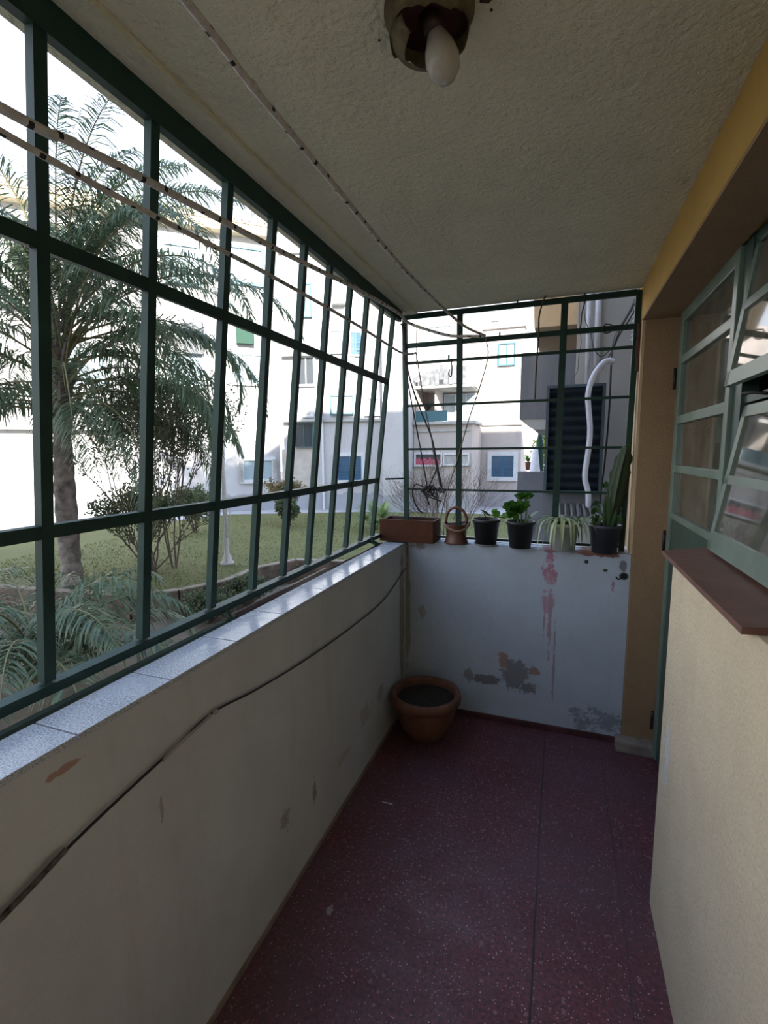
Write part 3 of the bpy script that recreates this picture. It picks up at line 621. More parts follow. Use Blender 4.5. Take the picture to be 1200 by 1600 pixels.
# ---------------------------------------------------------------- ground
GZ, LZ = -1.0, -.6
st('ground', MB().box(-60, -30, GZ-.3, 40, 60, GZ), M_EARTH, 'bare brown earth strip outside the balcony', 'ground')
edge = [(-14, 4.4), (-9, 4.9), (-6.0, 5.22), (-5.25, 5.36), (-4.75, 5.80), (-4.42, 6.5), (-4.45, 7.5), (-4.1, 8.3), (-2.6, 8.6), (-.4, 8.4), (.3, 7.4), (.3, 5.6)]
m = MB(); far = [(.9, 5.6), (.9, 17.0), (-4.6, 16.95), (-10.2, 14.2), (-11.2, 11.7), (-14, 9.5)]
poly = edge + far
bot = m.verts([(x, y, GZ) for x, y in poly]); top = m.verts([(x, y, LZ) for x, y in poly]); m.face(top)
for k in range(len(poly)): m.face([bot[k], bot[(k+1) % len(poly)], top[(k+1) % len(poly)], top[k]])
lo = m.build('lawn', M_LAWN); tag(lo, 'short green lawn on the raised terrace in front of the houses', 'lawn', None, 'structure')
m = MB()
for a, b in zip(edge, edge[1:]):
    m.beam((a[0], a[1], (GZ+LZ)/2+.015), (b[0], b[1], (GZ+LZ)/2+.015), .14, LZ-GZ+.05)
st('wall_garden', m, M_BRICK, 'low brown retaining wall along the near edge of the lawn', 'wall')
m = MB()
for a, b in zip(edge, edge[1:]): m.beam((a[0], a[1], LZ+.045), (b[0], b[1], LZ+.045), .13, .03)
st('trim_7', m, simple('tan_coping', (.22, .19, .155), .9, 0, .3, 5), 'pale concrete coping on the brown garden retaining wall', 'coping')
m = MB(); pv = [(1, 17.0), (-4.6, 16.96), (-10.2, 14.2), (-11.2, 11.7), (-14, 9.5), (-40, 2), (-40, 24), (-10, 24), (1, 24)]
b1 = m.verts([(x, y, GZ) for x, y in pv]); t1 = m.verts([(x, y, LZ+.02) for x, y in pv]); m.face(t1)
for k in range(len(pv)): m.face([b1[k], b1[(k+1) % len(pv)], t1[(k+1) % len(pv)], t1[k]])
st('pavement', m, M_PATH, 'pale pavement between the lawn and the houses', 'path')
# grass tufts
m = MB(); rg = random.Random(21)
for k in range(14000):
    t = rg.random(); x = -10+rg.random()*10; y = 5.6+rg.random()**1.5*10.5
    if y < 5.0+max(0, (x+6)*.55) + (1.9 if x > -4.6 else .15) or y > 11.9+(x+11)*.8 or (x > -2.4 and y < 8.9): continue
    h = rg.uniform(.015, .042); a = rg.uniform(0, PI); dx, dy = .006*math.cos(a)*2, .006*math.sin(a)*2
    v = m.verts([(x-dx, y-dy, LZ-.005), (x+dx, y+dy, LZ-.005), (x+rg.uniform(-.03, .03), y+rg.uniform(-.03, .03), LZ+h)]); m.face(v)
gg = m.build('grass', leafmat('grass_blade', (.155, .165, .055), (.105, .12, .036), .3)); tag(gg, 'short grass blades standing on the lawn', 'grass', None, 'stuff')

# ---------------------------------------------------------------- houses beyond the lawn
class Plane:
    """local frame on a facade: u along it, z up, n outwards"""
    def __init__(s, P, d): s.P = V(P[0], P[1], 0); s.d = V(d[0], d[1], 0).normalized(); s.n = V(s.d.y, -s.d.x, 0)
    def at(s, u, z, o=0): return s.P + s.d*u + s.n*o + V(0, 0, z)
    def slab(s, mb, u0, u1, z0, z1, o0, o1):
        q = []
        for z in (z0, z1):
            for (u, o) in ((u0, o1), (u1, o1), (u1, o0), (u0, o0)): q.append(s.at(u, z, o))
        mb.hexa(q); return mb
def part(pl, parent, name, mat, *rects):
    m = MB()
    for r in rects: pl.slab(m, *r)
    return m.build(name, mat, parent)
def window(pl, parent, u0, u1, z0, z1, glass=M_DARKGL, fr=M_TRIMW, bars=1, louvre=False, surround=.10, o=.0):
    w_ = part(pl, parent, 'window', fr, (u0-surround, u0, z0-surround, z1+surround, o, o+.07), (u1, u1+surround, z0-surround, z1+surround, o, o+.07), (u0, u1, z1, z1+surround, o, o+.07), (u0-.04, u1+.04, z0-surround, z0, o, o+.11))
    if louvre:
        rects = []; z = z0
        while z < z1-.02: rects.append((u0, (u0+u1)/2-.012, z, z+.026, o+.02, o+.05)); rects.append(((u0+u1)/2+.012, u1, z, z+.026, o+.02, o+.05)); z += .042
        rects += [(u0, u0+.03, z0, z1, o, o+.055), (u1-.03, u1, z0, z1, o, o+.055), ((u0+u1)/2-.02, (u0+u1)/2+.02, z0, z1, o, o+.055)]
        part(pl, w_, 'shutter_back', M_DARKGL, (u0, u1, z0, z1, o, o+.02)); part(pl, w_, 'shutter', M_BLUE, *rects)
    else:
        part(pl, w_, 'pane', glass, (u0, u1, z0, z1, o, o+.02))
        rects = [(u0+(u1-u0)*(k+1)/(bars+1)-.018, u0+(u1-u0)*(k+1)/(bars+1)+.018, z0, z1, o+.02, o+.05) for k in range(bars)]
        if rects: part(pl, w_, 'mullion', fr, *rects)
    return w_
BZ = LZ-.05
A = Plane((-9.6, 15.9), (.75, .66))
b1 = thing('apartment_block', 'tall white apartment block with clay tiled eave behind the palm', 'building', A.at(-3, BZ))
part(A, b1, 'wall', M_HOUSE, (-12, .36, BZ, 9.3, -3, 0))
part(A, b1, 'eave', M_EAVE, (-12.2, .36, 9.3, 9.62, -3, .42))
m = MB(); u = -12.2
while u < .5:
    m.tube([A.at(u+.12, 9.72, .50), A.at(u+.12, 10.75, -2.2)], .115, 8); u += .26
A.slab(m, -12.2, .5, 9.60, 9.66, -2.5, .46); q = [A.at(-12.2, 9.66, .44), A.at(.5, 9.66, .44), A.at(.5, 10.7, -2.2), A.at(-12.2, 10.7, -2.2)]
m.face(m.verts(q)); m.build('roof', M_TILE, b1)
window(A, b1, -1.02, .02, .60, 1.32, M_TEALGL, M_TRIMW, 1, False, .14)
part(A, b1, 'side_shutter', M_CONC, *[(s0, s0+.14, .56+k*.07, .60+k*.07, .07, .12) for s0 in (-1.20, .06) for k in range(12)])
window(A, b1, -1.25, -.1, 7.75, 8.90, M_TEALGL, M_TEAL, 2)
window(A, b1, -3.3, -2.3, 7.5, 8.7, M_TEALGL, M_TEAL, 1); window(A, b1, -6.2, -5.0, 7.5, 8.7, M_TEALGL, M_TEAL, 1)
window(A, b1, -6.4, -5.2, 3.9, 5.1, M_TEALGL, M_TRIMW, 1); window(A, b1, -3.4, -2.3, 4.0, 5.1, M_TEALGL, M_TRIMW, 1); window(A, b1, -1.2, -.2, 4.2, 5.2, M_TEALGL, M_TRIMW, 1)
for u0, u1, z0 in ((-8.6, -5.0, 2.4), (-8.6, -5.0, 6.2)): part(A, b1, 'ledge', M_CONC, (u0, u1, z0, z0+.09, 0, .30))
part(A, b1, 'awning', M_UMB, (-1.1, -.5, 5.57, 6.45, .0, .25)); part(A, b1, 'awning', M_RAG, (-2.9, -2.25, 5.1, 6.3, .0, .25))
tk = MB().lathe(A.at(.02, 9.9, -.6), [(.30, 0), (.34, .05), (.34, .75), (.25, .9), (.0005, .92)], 16, True).build('water_tank', M_RAG); tag(tk, 'dark water tank on the tiled roof of the apartment block', 'water tank')

C = Plane((-9.5, 15.9), (4.6, 1.35))
b2 = thing('stepped_house', 'white stepped house with blue shutter in the middle beyond the lawn', 'building', C.at(2, BZ))
part(C, b2, 'wall', M_HOUSE, (.45, 4.35, BZ, 2.78, -3, 0), (.45, 2.0, 2.7, 8.9, -3, -.02), (2.0, 3.2, 2.7, 8.3, -3, -.06), (3.2, 4.35, 2.7, 7.3, -3, -.10))
part(C, b2, 'parapet_ledge', M_CONC, (.45, 1.98, 8.80, 8.90, -.3, .10), (.45, 1.92, 2.76, 2.88, 0, .30), (1.96, 4.3, 2.76, 2.86, 0, .10), (.45, 1.95, 5.16, 5.26, 0, .25))
part(C, b2, 'drain_pipe', M_TRIMW, (1.92, 1.99, BZ, 8.8, 0, .10))
part(C, b2, 'loggia_panel', simple('brownish_loggia_wall', (.46, .43, .40), .9, 0, .2, 2), (.36, 1.60, .30, 1.74, 0, .035))
window(C, b2, .92, 1.56, 1.84, 2.68, M_DARKGL, M_TEAL, 1, False, .03, .02)
window(C, b2, 1.08, 1.66, 4.15, 5.12, M_DARKGL, M_TRIMW, 1, False, .08); window(C, b2, 1.2, 1.6, 6.6, 7.7, M_TEALGL, M_TEAL, 1, False, .05)
window(C, b2, 2.52, 3.42, .56, 1.46, louvre=True, surround=.14)
window(C, b2, 3.05, 3.45, 5.2, 6.0, louvre=True, surround=.05, o=-.09)
window(C, b2, 2.35, 2.82, 5.3, 6.05, M_TEALGL, M_TRIMW, 0, False, .05, -.05); window(C, b2, 2.3, 3.1, 3.05, 3.70, M_TEALGL, M_TEAL, 1, False, .04, -.05)
window(C, b2, 3.6, 4.1, 3.0, 3.6, M_TEALGL, M_TRIMW, 0, False, .04, -.09)
def ac(pl, u, z, o, label, s=1.):
    c_ = thing('air_conditioner', label, 'air conditioner', pl.at(u, z, o+.14), 'wall air conditioners')
    m = MB(); pl.slab(m, u-.20*s, u+.20*s, z, z+.42*s, o+.02, o+.27); m.build('casing', M_TRIMW, c_)
    m = MB(); m.tube([pl.at(u-.03*s, z+.21*s, o+.265), pl.at(u-.03*s, z+.21*s, o+.285)], .15*s, 16); m.build('fan_grille', M_CONC, c_)
    m = MB(); pl.slab(m, u-.22*s, u+.22*s, z-.05, z, o, o+.29); m.build('bracket', M_CONC, c_)
ac(C, 1.45, 2.95, .03, 'white air conditioner on the ledge above the loggia window'); ac(C, 2.66, 7.02, -.06, 'white air conditioner high on the stepped house wall', 1.1)

Fp = Plane((-4.9, 16.6), (1, 0))
b3 = tag(part(Fp, None, 'stair_tower', M_HOUSE, (-.36, .60, BZ, 6.35, -1.2, 0)), 'narrow white stair tower between the stepped house and balcony house', 'building')
D = Plane((-4.6, 17.3), (1, 0))
b4 = thing('balcony_house', 'pinkish white house with a balcony over a strip of high windows', 'building', D.at(1.3, BZ))
part(D, b4, 'wall', M_HOUSE2, (.32, 2.50, BZ, 2.62, -1.98, 0), (.32, 2.5, 3.95, 6.4, -1.98, -.35), (.32, .40, 2.62, 4.0, -1.98, 0), (1.02, 1.08, 2.62, 3.95, -1.7, -.35), (.32, 2.5, 2.62, 3.95, -1.98, -1.6))
part(D, b4, 'slab', M_CONC, (.32, 2.62, 2.60, 2.70, -1.6, .14), (.32, 2.45, 3.90, 4.00, -1.6, .05)); part(D, b4, 'pipe', M_CONC, (.32, 2.4, 2.34, 2.39, 0, .05))
part(D, b4, 'balcony_panel', M_TEAL, (.40, 1.58, 2.72, 3.10, -.04, 0), (.33, .38, 2.72, 3.10, -.10, -.06)); part(D, b4, 'balcony_post', M_TRIMW, (.36, .39, 2.70, 3.95, -.04, 0))
window(D, b4, 1.14, 1.54, 2.8, 3.80, M_TEALGL, M_TRIMW, 0, False, .03, -1.55); window(D, b4, 1.60, 2.35, 2.8, 3.80, M_TEALGL, M_TRIMW, 1, False, .03, -1.55)
window(D, b4, .30, .98, 2.75, 3.5, M_DARKGL, M_TEAL, 0, False, .03, -1.58)
window(D, b4, .42, 1.36, 1.14, 1.52, M_DARKGL, M_TRIMW, 0, False, .07); window(D, b4, 1.50, 1.98, 1.16, 1.50, M_CONC, M_TRIMW, 0, False, .05); window(D, b4, 2.05, 2.36, 1.16, 1.50, M_CONC, M_TRIMW, 0, False, .05)
window(D, b4, .4, 1.6, 4.95, 6.1, M_TEALGL, M_TRIMW, 2, False, .05, -.34)
m = MB(); rr = random.Random(9)
for k in range(12):
    u = .30+k*.165; zb = 4.02 + (.16 if k in (0, 1, 6) else 0) - .02*(k % 3)
    D.slab(m, u, u+.15, zb, 4.35+.045*k if k < 6 else 4.82-.02*k, .02+.02*(k % 2), .05+.02*(k % 2))
o_ = m.build('hanging_tarpaulin', M_RAG); tag(o_, 'ragged grey tarpaulin hanging over the front of the balcony house', 'tarpaulin')
o_ = part(D, None, 'pink_cloth', M_PINK, *[(.43+k*.082, .512+k*.082, 1.14, 1.36+.05*math.sin(k*2.3), .075, .085+.01*(k % 2)) for k in range(11)]); tag(o_, 'faded pink cloth hanging in the high window strip', 'cloth')
E_ = Plane((-2.0, 19.3), (1, 0))
b5 = thing('shuttered_house', 'white house with a blue shutter set back on the right', 'building', E_.at(.5, BZ))
part(E_, b5, 'wall', M_HOUSE2, (-.60, 1.45, BZ, 6.3, -5, 0)); part(E_, b5, 'ledge', M_CONC, (-.6, 1.5, 2.62, 2.70, 0, .1), (-.6, 1.5, 6.25, 6.35, -.5, .12))
window(E_, b5, .34, 1.18, .62, 1.44, louvre=True, surround=.16); window(E_, b5, .55, 1.10, 4.9, 5.65, M_TEALGL, M_TEAL, 1, False, .05);
m = MB().tube([E_.at(.5, 6.35, -.5), E_.at(.5, 6.9, -.5)], .10, 10); m.tube([E_.at(.15, 6.72, -.5), E_.at(.85, 6.72, -.5)], .09, 10)
m.build('chimney', M_CONC, b5)

# ---------------------------------------------------------------- neighbouring wing on the right
st('wall_neighbour', MB().box(1.16, 4.6, GZ, 9, 8.0, 7.9), M_GWALL, 'grey cement wall of the neighbouring wing behind the end grille', 'wall')
nb = thing('neighbour_balcony', 'slate grey concrete balcony box of the neighbouring wing', 'balcony', (.8, 5.4, 1.9))
MB().box(.49, 4.81, 1.90, 1.155, 4.9, 2.51).build('front_wall', M_GBOX, nb); MB().hexa([V(.49, 4.9, 1.90), V(.60, 4.9, 1.90), V(.60, 6.6, 1.90), V(.49, 6.6, 1.90), V(.49, 4.9, 2.51), V(.60, 4.9, 2.51), V(.60, 6.6, 2.51), V(.49, 6.6, 2.51)]).build('side_wall', M_GBOX, nb)
MB().hexa([V(.62, 4.82, 1.80), V(1.155, 4.82, 1.80), V(1.155, 6.6, 1.80), V(.62, 6.6, 1.80), V(.50, 4.82, 1.90), V(1.155, 4.82, 1.90), V(1.155, 6.6, 1.90), V(.50, 6.6, 1.90)]).build('floor_slab', M_CONC, nb)
ub = thing('upper_balcony', 'peach coloured underside of a higher neighbouring balcony', 'balcony', (.8, 5.4, 2.8))
MB().hexa([V(.60, 4.81, 2.73), V(1.155, 4.81, 2.73), V(1.155, 6.8, 2.73), V(.60, 6.8, 2.73), V(.55, 4.81, 3.6), V(1.155, 4.81, 3.6), V(1.155, 6.8, 3.6), V(.55, 6.8, 3.6)]).build('parapet', M_PEACH, ub)
st('wall_far', MB().box(.97, 4.66, GZ, 1.159, 4.8, 7.9), simple('pale_cement_pier', (.36, .35, .34), .9, 0, .15, 3), 'pale cement pier beside the neighbouring wing', 'wall')
cs = thing('corrugated_shutter', 'dark corrugated metal shutter panel behind the right side of the end grille', 'shutter', (.96, 4.2, 1.26))
m = MB(); n = 90; prev = None
for i in range(n+1):
    z = 1.265 + (2.105-1.265)*i/n; yy = 4.215 + .016*math.cos(i/n*2*PI*11)
    r_ = m.verts([(.765, yy, z), (1.165, yy, z)])
    if prev: m.face([prev[0], prev[1], r_[1], r_[0]], True)
    prev = r_
bmesh.ops.solidify(m.b, geom=m.b.faces[:], thickness=.004); m.build('corrugated_sheet', M_CORR, cs)
m = MB(); m.box(.745, 4.18, 1.25, .767, 4.25, 2.12); m.box(1.163, 4.18, 1.25, 1.185, 4.25, 2.12); m.box(.767, 4.18, 2.098, 1.163, 4.25, 2.12); m.box(.767, 4.18, 1.25, 1.163, 4.25, 1.272); m.build('frame', M_CORR, cs)
st('wall_service', MB().box(.745, 4.26, GZ, 1.185, 4.55, 1.262), M_GBOX, 'slate grey service wall under the corrugated shutter', 'wall')
st('wall_low', MB().box(.39, 6.0, GZ, .75, 6.2, 1.35), M_GBOX, 'low dark grey garden wall beyond the pots', 'wall')
rf = thing('corrugated_canopy', 'small white corrugated canopy below the dark shutter', 'canopy', (1.0, 3.95, 1.1))
m = MB(); prev = None
for i in range(41):
    x = .84+.36*i/40; dz = .008*math.cos(i/40*2*PI*8); r_ = m.verts([(x, 3.8, 1.115+dz), (x, 4.2, 1.165+dz)])
    if prev: m.face([prev[0], r_[0], r_[1], prev[1]], True)
    prev = r_
bmesh.ops.solidify(m.b, geom=m.b.faces[:], thickness=.004); m.build('sheet', M_TRIMW, rf)
MB().box(.85, 3.82, .60, 1.19, 4.18, 1.095).build('cabinet', simple('pale_grey_green_box', (.38, .42, .40), .7), rf)
def pipe(label, pts, r, mat=M_HOSE, n=12, sp=True):
    o = MB().tube(spline(pts, 6) if sp else pts, r, n).build('service_pipe', mat); return tag(o, label, 'pipe')
pipe('curving white plastic hose down the front of the dark shutter', [(1.225, 4.3, 2.29), (1.207, 4.15, 2.280), (1.150, 4.12, 2.262), (1.085, 4.11, 2.165), (1.053, 4.11, 2.035), (1.062, 4.11, 1.913), (1.078, 4.11, 1.765), (1.075, 4.11, 1.617), (1.057, 4.11, 1.40), (1.085, 4.11, 1.27), (1.090, 4.11, 1.18), (1.09, 4.11, 1.10)], .021)
pipe('right one of two straight white downpipes beside the pier', [(1.118, 4.58, 3.2), (1.128, 4.58, 2.30)], .024, sp=False)
pipe('left one of two straight white downpipes beside the pier', [(1.045, 4.58, 3.2), (1.062, 4.58, 2.13)], .020, sp=False)
def cable(label, pts, r=.007, mat=M_CORD_DARK):
    o = MB().tube(spline(pts, 6), r, 6).build('wall_cable', mat); return tag(o, label, 'cable', 'cables on the neighbouring wall')
cable('thick black cable running down the grey wall beside the white hose', [(1.46, 4.55, 3.0), (1.40, 4.5, 2.80), (1.30, 4.45, 2.60), (1.24, 4.4, 2.43), (1.225, 4.35, 2.33), (1.228, 4.35, 1.93), (1.215, 4.35, 1.52), (1.20, 4.35, 1.30), (1.19, 4.35, 1.1)], .008)
cable('second black cable fanning out to the upper right of the grey wall', [(1.50, 4.55, 2.98), (1.38, 4.5, 2.70), (1.28, 4.45, 2.52), (1.25, 4.42, 2.44), (1.20, 4.42, 2.34), (1.14, 4.42, 2.27)], .006)
cable('grey cable fanning out to the upper right of the grey wall', [(1.48, 4.53, 3.05), (1.36, 4.5, 2.74), (1.26, 4.45, 2.55), (1.232, 4.42, 2.44)], .005, M_TWINE)
cable('thin loose brown wire hanging left of the white downpipes', [(.975, 4.6, 2.9), (.985, 4.55, 2.62), (1.0, 4.55, 2.52), (.985, 4.55, 2.40), (.98, 4.55, 2.28), (.93, 4.55, 2.20), (.96, 4.55, 2.12)], .003, M_TWINE)
cable('thin looping black wire between the downpipes', [(1.00, 4.55, 2.95), (1.02, 4.52, 2.7), (1.07, 4.52, 2.58), (1.10, 4.52, 2.45), (1.16, 4.52, 2.38), (1.22, 4.5, 2.42)], .0035)
m = MB()
for k in range(9): m.beam((1.395, 4.55, 2.50+.036*k), (1.45, 4.50, 2.53+.036*k), .05, .010)
tag(m.build('vent_louvre', M_TRIMW), 'white louvred vent high on the grey neighbouring wall', 'vent')
# terrace things seen past the balcony box
um = thing('closed_umbrella', 'closed green garden umbrella beside potted plant in the gap', 'umbrella', (.56, 8.0, .9))
MB().lathe((.56, 8.0, 1.2), [(.045, 0), (.07, .15), (.055, .45), (.03, .70), (.004, .80)], 10, True).build('canopy', M_UMB, um); MB().tube([(.56, 8.0, .6), (.56, 8.0, 1.25)], .015, 8).build('pole', M_TRIMW, um)
cl = MB().lathe((.50, 7.9, 1.05), [(.09, 0), (.085, .2), (.05, .5), (.035, .62)], 12, True, True).build('draped_cloth', M_CLOTH); tag(cl, 'white cloth draped below the closed green umbrella', 'cloth')
tp2 = thing('terrace_pot_plant', 'small plant in a terracotta pot on the sunny terrace', 'potted plant', (.39, 8, 1.3))
MB().lathe((.39, 8.0, 1.30), [(.03, 0), (.045, .12), (.05, .13)], 12, True, True).build('pot_body', M_TERRA, tp2)
m = MB(); rt = random.Random(2)
for k in range(40):
    a = rt.uniform(0, 2*PI); leaf_quad(m, (.39, 8, 1.43), (.39+.10*math.cos(a), 8+.1*math.sin(a), 1.43+rt.uniform(.0, .14)), .02, None, .1, 3)
m.build('foliage', M_LEAF, tp2)
st('terrace', MB().box(.32, 7.6, GZ, .95, 8.4, 1.30-.3), M_CONC, 'small concrete terrace behind the low grey wall', 'terrace')

# ---------------------------------------------------------------- plants outside
def branches(m, tips, p, d, L, r, depth, rn, spread=.6, up=.15, n=3):
    q = p + d*L; mid = (p+q)/2 + V(rn.uniform(-1, 1), rn.uniform(-1, 1), rn.uniform(-1, 1))*L*.06
    m.tube([p, mid, q], [r, r*.85, r*.7], 5, False)
    tips.append((mid, d, depth)); tips.append((q, d, depth))
    if depth == 0: return
    for k in range(n):
        nd = (d + V(rn.uniform(-1, 1), rn.uniform(-1, 1), rn.uniform(-.6, 1))*spread + V(0, 0, up)).normalized()
        branches(m, tips, q if k else mid.lerp(q, .6), nd, L*rn.uniform(.62, .85), r*.62, depth-1, rn, spread, up, n)
def shrub(name, label, base, h, mat, seed, stems=6, depth=3, leaf=.05, per=5, spread=.5, lean=.35, cat='shrub', n=3, lw=.35, r0=.018, group=None):
    rn = random.Random(seed); o = thing(name, label, cat, base, group); m = MB(); tips = []
    for k in range(stems):
        d = V(rn.uniform(-1, 1)*lean, rn.uniform(-1, 1)*lean, 1).normalized()
        branches(m, tips, Vector(base)+V(rn.uniform(-.05, .05), rn.uniform(-.05, .05), 0), d, h*.36, r0, depth, rn, spread, .12, n)
    m.build('branches', M_TWIG, o)
    if per:
        m = MB()
        for q, d, dp in tips:
            if dp > depth-1: continue
            for k in range(per):
                a = (d*.6 + V(rn.uniform(-1, 1), rn.uniform(-1, 1), rn.uniform(-1, 1))).normalized(); b = q + V(rn.uniform(-1, 1), rn.uniform(-1, 1), rn.uniform(-1, 1))*leaf*1.2
                s_ = a.cross(V(rn.uniform(-1, 1), rn.uniform(-1, 1), rn.uniform(-1, 1))).normalized()*leaf*lw; L = leaf*rn.uniform(.8, 1.5)
                m.face(m.verts([b, b+a*L*.45+s_, b+a*L, b+a*L*.45-s_]))
        m.build('foliage', mat, o)
    return o
def frond(mat, root, base, az, el, L, droop, seed, parent, nl=46, ll=.42, lw=.022, hang=.8, lift=0.):
    rn = random.Random(seed); P = [Vector(base)]; e = el; n = 16; a = az
    for i in range(n):
        P.append(P[-1] + V(math.cos(a)*math.cos(e), math.sin(a)*math.cos(e), math.sin(e))*L/n); e -= droop/n*(.4+1.3*i/n); a += rn.uniform(-.015, .015)
    st_ = MB().tube(P, [.020*(1-.85*i/n) for i in range(n+1)], 5, False); s_ = st_.build('frond', M_PALMST, parent)
    m = MB()
    for k in range(nl):
        t = .18+.82*k/nl; f = t*n; i = min(int(f), n-1); p = P[i].lerp(P[i+1], f-i); d = (P[i+1]-P[i]).normalized()
        sd = d.cross(V(0, 0, 1))
        if sd.length < .05: sd = V(math.sin(a), -math.cos(a), 0)
        sd.normalize(); up = sd.cross(d)
        l_ = ll*(math.sin(PI*min(1, .18+.80*t))**.6)*rn.uniform(.75, 1.15)
        for sg in (-1, 1):
            v = (sd*sg*1.0 + d*rn.uniform(.45, .95) + up*rn.uniform(-.25, .55)).normalized(); q = p.copy(); w2 = V(0, 0, 1).cross(v); w2 = (w2.normalized() if w2.length > .01 else V(1, 0, 0))*lw*.5
            w2 = (w2 + d*lw*.3*rn.uniform(-1, 1)); prev = m.verts([q-w2*.6, q+w2*.6]); hg = hang*rn.uniform(.7, 1.4)
            for j in range(3):
                q = q + v*l_/3; v = (v + V(0, 0, -hg*.55)).normalized(); sc_ = (1., .8, .1)[j]
                cur = m.verts([q-w2*sc_, q+w2*sc_]); m.face([prev[0], prev[1], cur[1], cur[0]]); prev = cur
    m.build('leaflets', mat, s_)
def palm():
    base = (-6.50, 5.50, LZ); o = thing('palm_tree', 'tall feathery palm with grey trunk on the lawn behind the near grille', 'tree', base)
    tr = TRUNK
    P = spline(tr, 8); MB().tube(P, [(.125+.05*max(0, 1-i/6)+.008*math.sin(i*1.9)+.035*math.sin(min(1, i/26)*PI)) for i in range(len(P))], 14).build('trunk', M_BARK, o)
    m = MB(); rn = random.Random(4)
    for k in range(26):      # old leaf bases
        a = k*2.4; z = 1.9+k*.075; c_ = V(-6.62+.004*k, 5.5, z); d = V(math.cos(a), math.sin(a), 0)
        m.hexa([c_+d*.07+q for q in (V(-.05, -.05, 0), V(.05, -.05, 0), V(.05, .05, 0), V(-.05, .05, 0))] + [c_+d*.30+V(0, 0, .42)+q for q in (V(-.02, -.02, 0), V(.02, -.02, 0), V(.02, .02, 0), V(-.02, .02, 0))])
    m.build('leaf_bases', M_BARK, o)
    crown = V(-6.45, 5.5, 3.25); i = 0
    specs = []
    for k in range(50):
        az = k*2.39996; el = R(84 - 1.6*k + rn.uniform(-5, 5)); L = rn.uniform(2.7, 3.4); dr = rn.uniform(1.7, 2.5) if k > 8 else rn.uniform(1.3, 1.9)
        specs.append((crown + V(.10*math.cos(az), .10*math.sin(az), .55-.032*k), az, el, L, dr))
    # fronds that reach into the gaps the photo shows
    specs += [(crown+V(.1, 0, .4), R(-5), R(52), 3.9, 2.3), (crown+V(.1, 0, .2), R(20), R(38), 4.2, 1.9), (crown+V(.1, 0, 0), R(-15), R(30), 3.3, 2.3), (crown+V(.1, 0, -.3), R(5), R(15), 3.2, 1.9), (crown+V(.1, .1, -.5), R(35), R(5), 3.0, 1.5),
              (crown+V(0, 0, .6), R(40), R(78), 3.3, 1.3), (crown+V(0, 0, .6), R(10), R(70), 3.2, 1.6), (crown+V(-.1, 0, -.9), R(200), R(8), 2.2, 1.0), (crown+V(-.1, -.1, -.8), R(240), R(5), 2.2, 1.2), (crown+V(.1, 0, -.8), R(-30), R(-10), 2.2, 1.0),
              (crown+V(.1, 0, .5), R(25), R(66), 3.6, 1.7), (crown+V(.1, 0, .5), R(-20), R(72), 3.5, 1.5), (crown+V(.1, 0, .5), R(55), R(72), 3.6, 1.3), (crown+V(0, 0, .5), R(75), R(60), 3.4, 1.9), (crown+V(.1, 0, .1), R(-5), R(20), 3.4, 2.2), (crown+V(.1, 0, .3), R(10), R(45), 3.9, 2.4), (crown+V(.1, 0, 0), R(28), R(22), 3.7, 2.0),
              (crown+V(.1, 0, .1), R(42), R(30), 3.6, 2.6), (crown+V(.1, 0, .1), R(50), R(12), 3.4, 2.2), (crown+V(0, 0, .5), R(120), R(70), 3.3, 1.6), (crown+V(-.1, 0, .4), R(150), R(60), 3.2, 1.9), (crown+V(.1, 0, -.2), R(15), R(8), 3.4, 2.2)]
    for i, (b, az, el, L, dr) in enumerate(specs): frond(M_PALM, None, b, az, el, L, dr, 100+i, o, 92, .60, .020, 1.25)
    return o
palm()
yp = thing('young_palm', 'young arching palm growing low beneath the near end of the grille', 'palm', (-4.3, 3.3, GZ))
for k in range(22):
    az = k*2.4+.4; frond(M_PALM, None, V(-4.3, 3.3, GZ+.15), az, R(84-2.1*k), 2.1, 2.4, 300+k, yp, 54, .46, .020, 1.3)
shrub('tall_shrub', 'loose tall shrub with small leaves right of the palm trunk', (-6.55, 6.9, LZ), 3.2, M_SHRUB, 7, 6, 4, .055, 5, .42, .36)
shrub('tall_shrub', 'slender upright shrub between the palm and the lamp post', (-6.05, 7.1, LZ), 3.2, M_SHRUB, 17, 4, 4, .055, 4, .40, .22)
shrub('low_shrub', 'low spreading leafy shrub at the foot of the tall shrubs', (-6.25, 6.75, LZ), 1.7, M_SHRUB, 31, 9, 3, .055, 6, .5, .6)
shrub('small_shrub', 'small rounded green bush in the middle of the lawn', (-8.67, 10.6, LZ), 1.25, M_SHRUB, 9, 9, 3, .07, 6, .5, .7)
o_ = shrub('flowering_shrub', 'dark green shrub with reddish top by the house', (-6.75, 12.4, LZ), .72, M_SHRUB, 11, 7, 3, .09, 8, .45, .35)
o_ = shrub('red_tipped_shrub', 'reddish leaved shrub beside the dark green shrub', (-7.25, 12.9, LZ), 1.35, M_REDLEAF, 13, 6, 3, .07, 6, .5, .4)
shrub('bare_shrub', 'bare branching grey shrub behind the end grille', (-1.25, 9.6, LZ), 2.05, None, 15, 8, 4, .05, 0, .55, .6, 'shrub', 3, .35, .013)
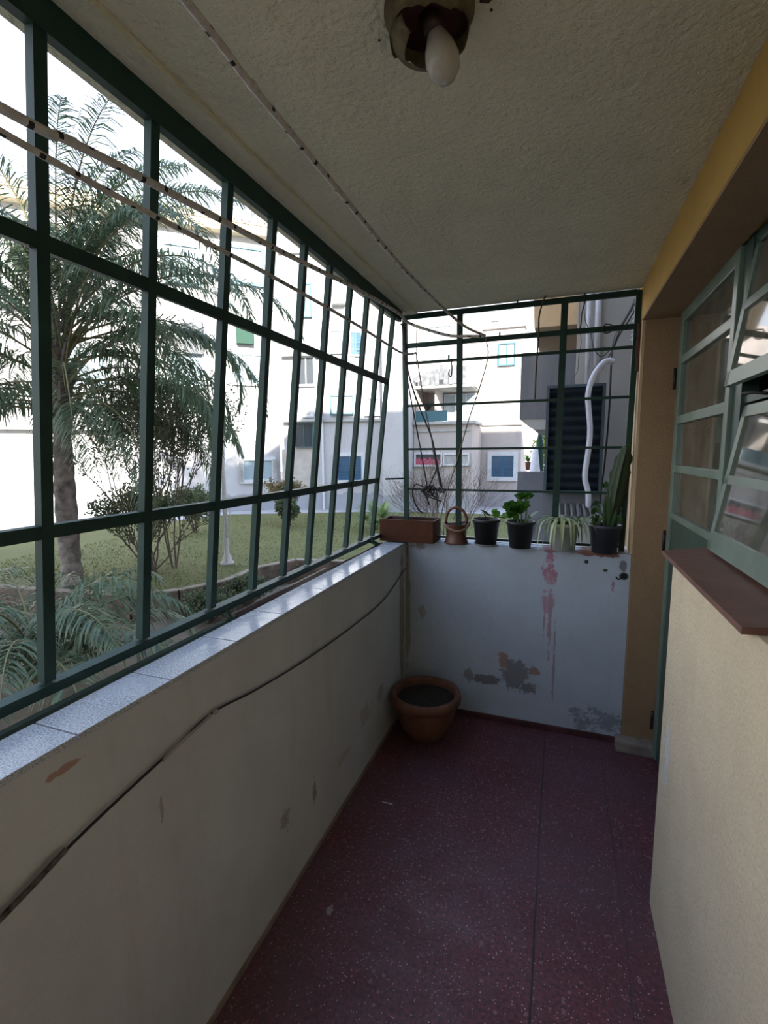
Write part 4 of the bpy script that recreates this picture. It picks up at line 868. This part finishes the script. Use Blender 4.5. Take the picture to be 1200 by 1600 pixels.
shrub('bare_shrub', 'smaller bare shrub left of the other one behind the end grille', (-2.15, 11.0, LZ), 1.7, None, 19, 6, 4, .05, 0, .55, .5, 'shrub', 3, .35, .011)
shrub('hedge_bush', 'clipped grey-green bush at the edge of the retaining wall', (-4.15, 5.75, GZ), .62, M_SHRUB, 23, 18, 2, .045, 9, .6, 1.1)
shrub('hedge_bush', 'clipped bush further along the retaining wall under the lamp post', (-4.05, 6.6, GZ), .62, M_SHRUB, 24, 18, 2, .045, 9, .6, 1.1)
shrub('garden_tree', 'sunlit yellow-green tree in the gap beyond the neighbouring balcony', (1.15, 16.5, LZ), 2.6, M_YELLOWTREE, 25, 9, 4, .10, 8, .5, .5, 'tree')
fp_ = thing('fan_palm', 'small pale green fan palm on the lawn left of the wooden box', 'palm', (-4.0, 12.6, LZ))
for k in range(11):
    rn = random.Random(k); az = k*2.4; el = R(70-4*k); c0 = V(-4.0, 12.6, LZ); d = V(math.cos(az)*math.cos(el), math.sin(az)*math.cos(el), math.sin(el)); q = c0+d*.5
    m = MB().tube([c0, q], .012, 5, False); sd = d.cross(V(0, 0, 1)).normalized()
    for j in range(-9, 10):
        a = j*.17; dd = (d*math.cos(a)+sd*math.sin(a)); dd = (dd+V(0, 0, -.15)).normalized(); leaf_quad(m, q, q+dd*.5, .05, None, .05, 3)
    m.build('leaf', M_FAN, fp_)
lp = thing('lamp_post', 'slender pale lamp post on a round base standing on the lawn', 'lamp post', (-5.28, 7.67, LZ))
MB().lathe((-5.28, 7.67, LZ), [(.13, 0), (.13, .06), (.09, .07), (.085, .16), (.05, .20), (.045, .5), (.04, .55)], 18, True).build('base', M_CONC, lp)
MB().tube([(-5.28, 7.67, LZ+.5), (-5.25, 7.67, 2.9)], .042, 12).build('pole', M_TRIMW, lp)
MB().lathe((-5.25, 7.67, 2.9), [(.05, 0), (.05, .05), (.02, .08)], 12, True, True).build('cap', M_CONC, lp)
for k in range(6):
    a = k*PI/3; MB().tube([(-5.28+.12*math.cos(a), 7.67+.12*math.sin(a), LZ), (-5.28+.11*math.cos(a), 7.67+.11*math.sin(a), .75)], .005, 5).build('guard_wire', M_CONC, lp)
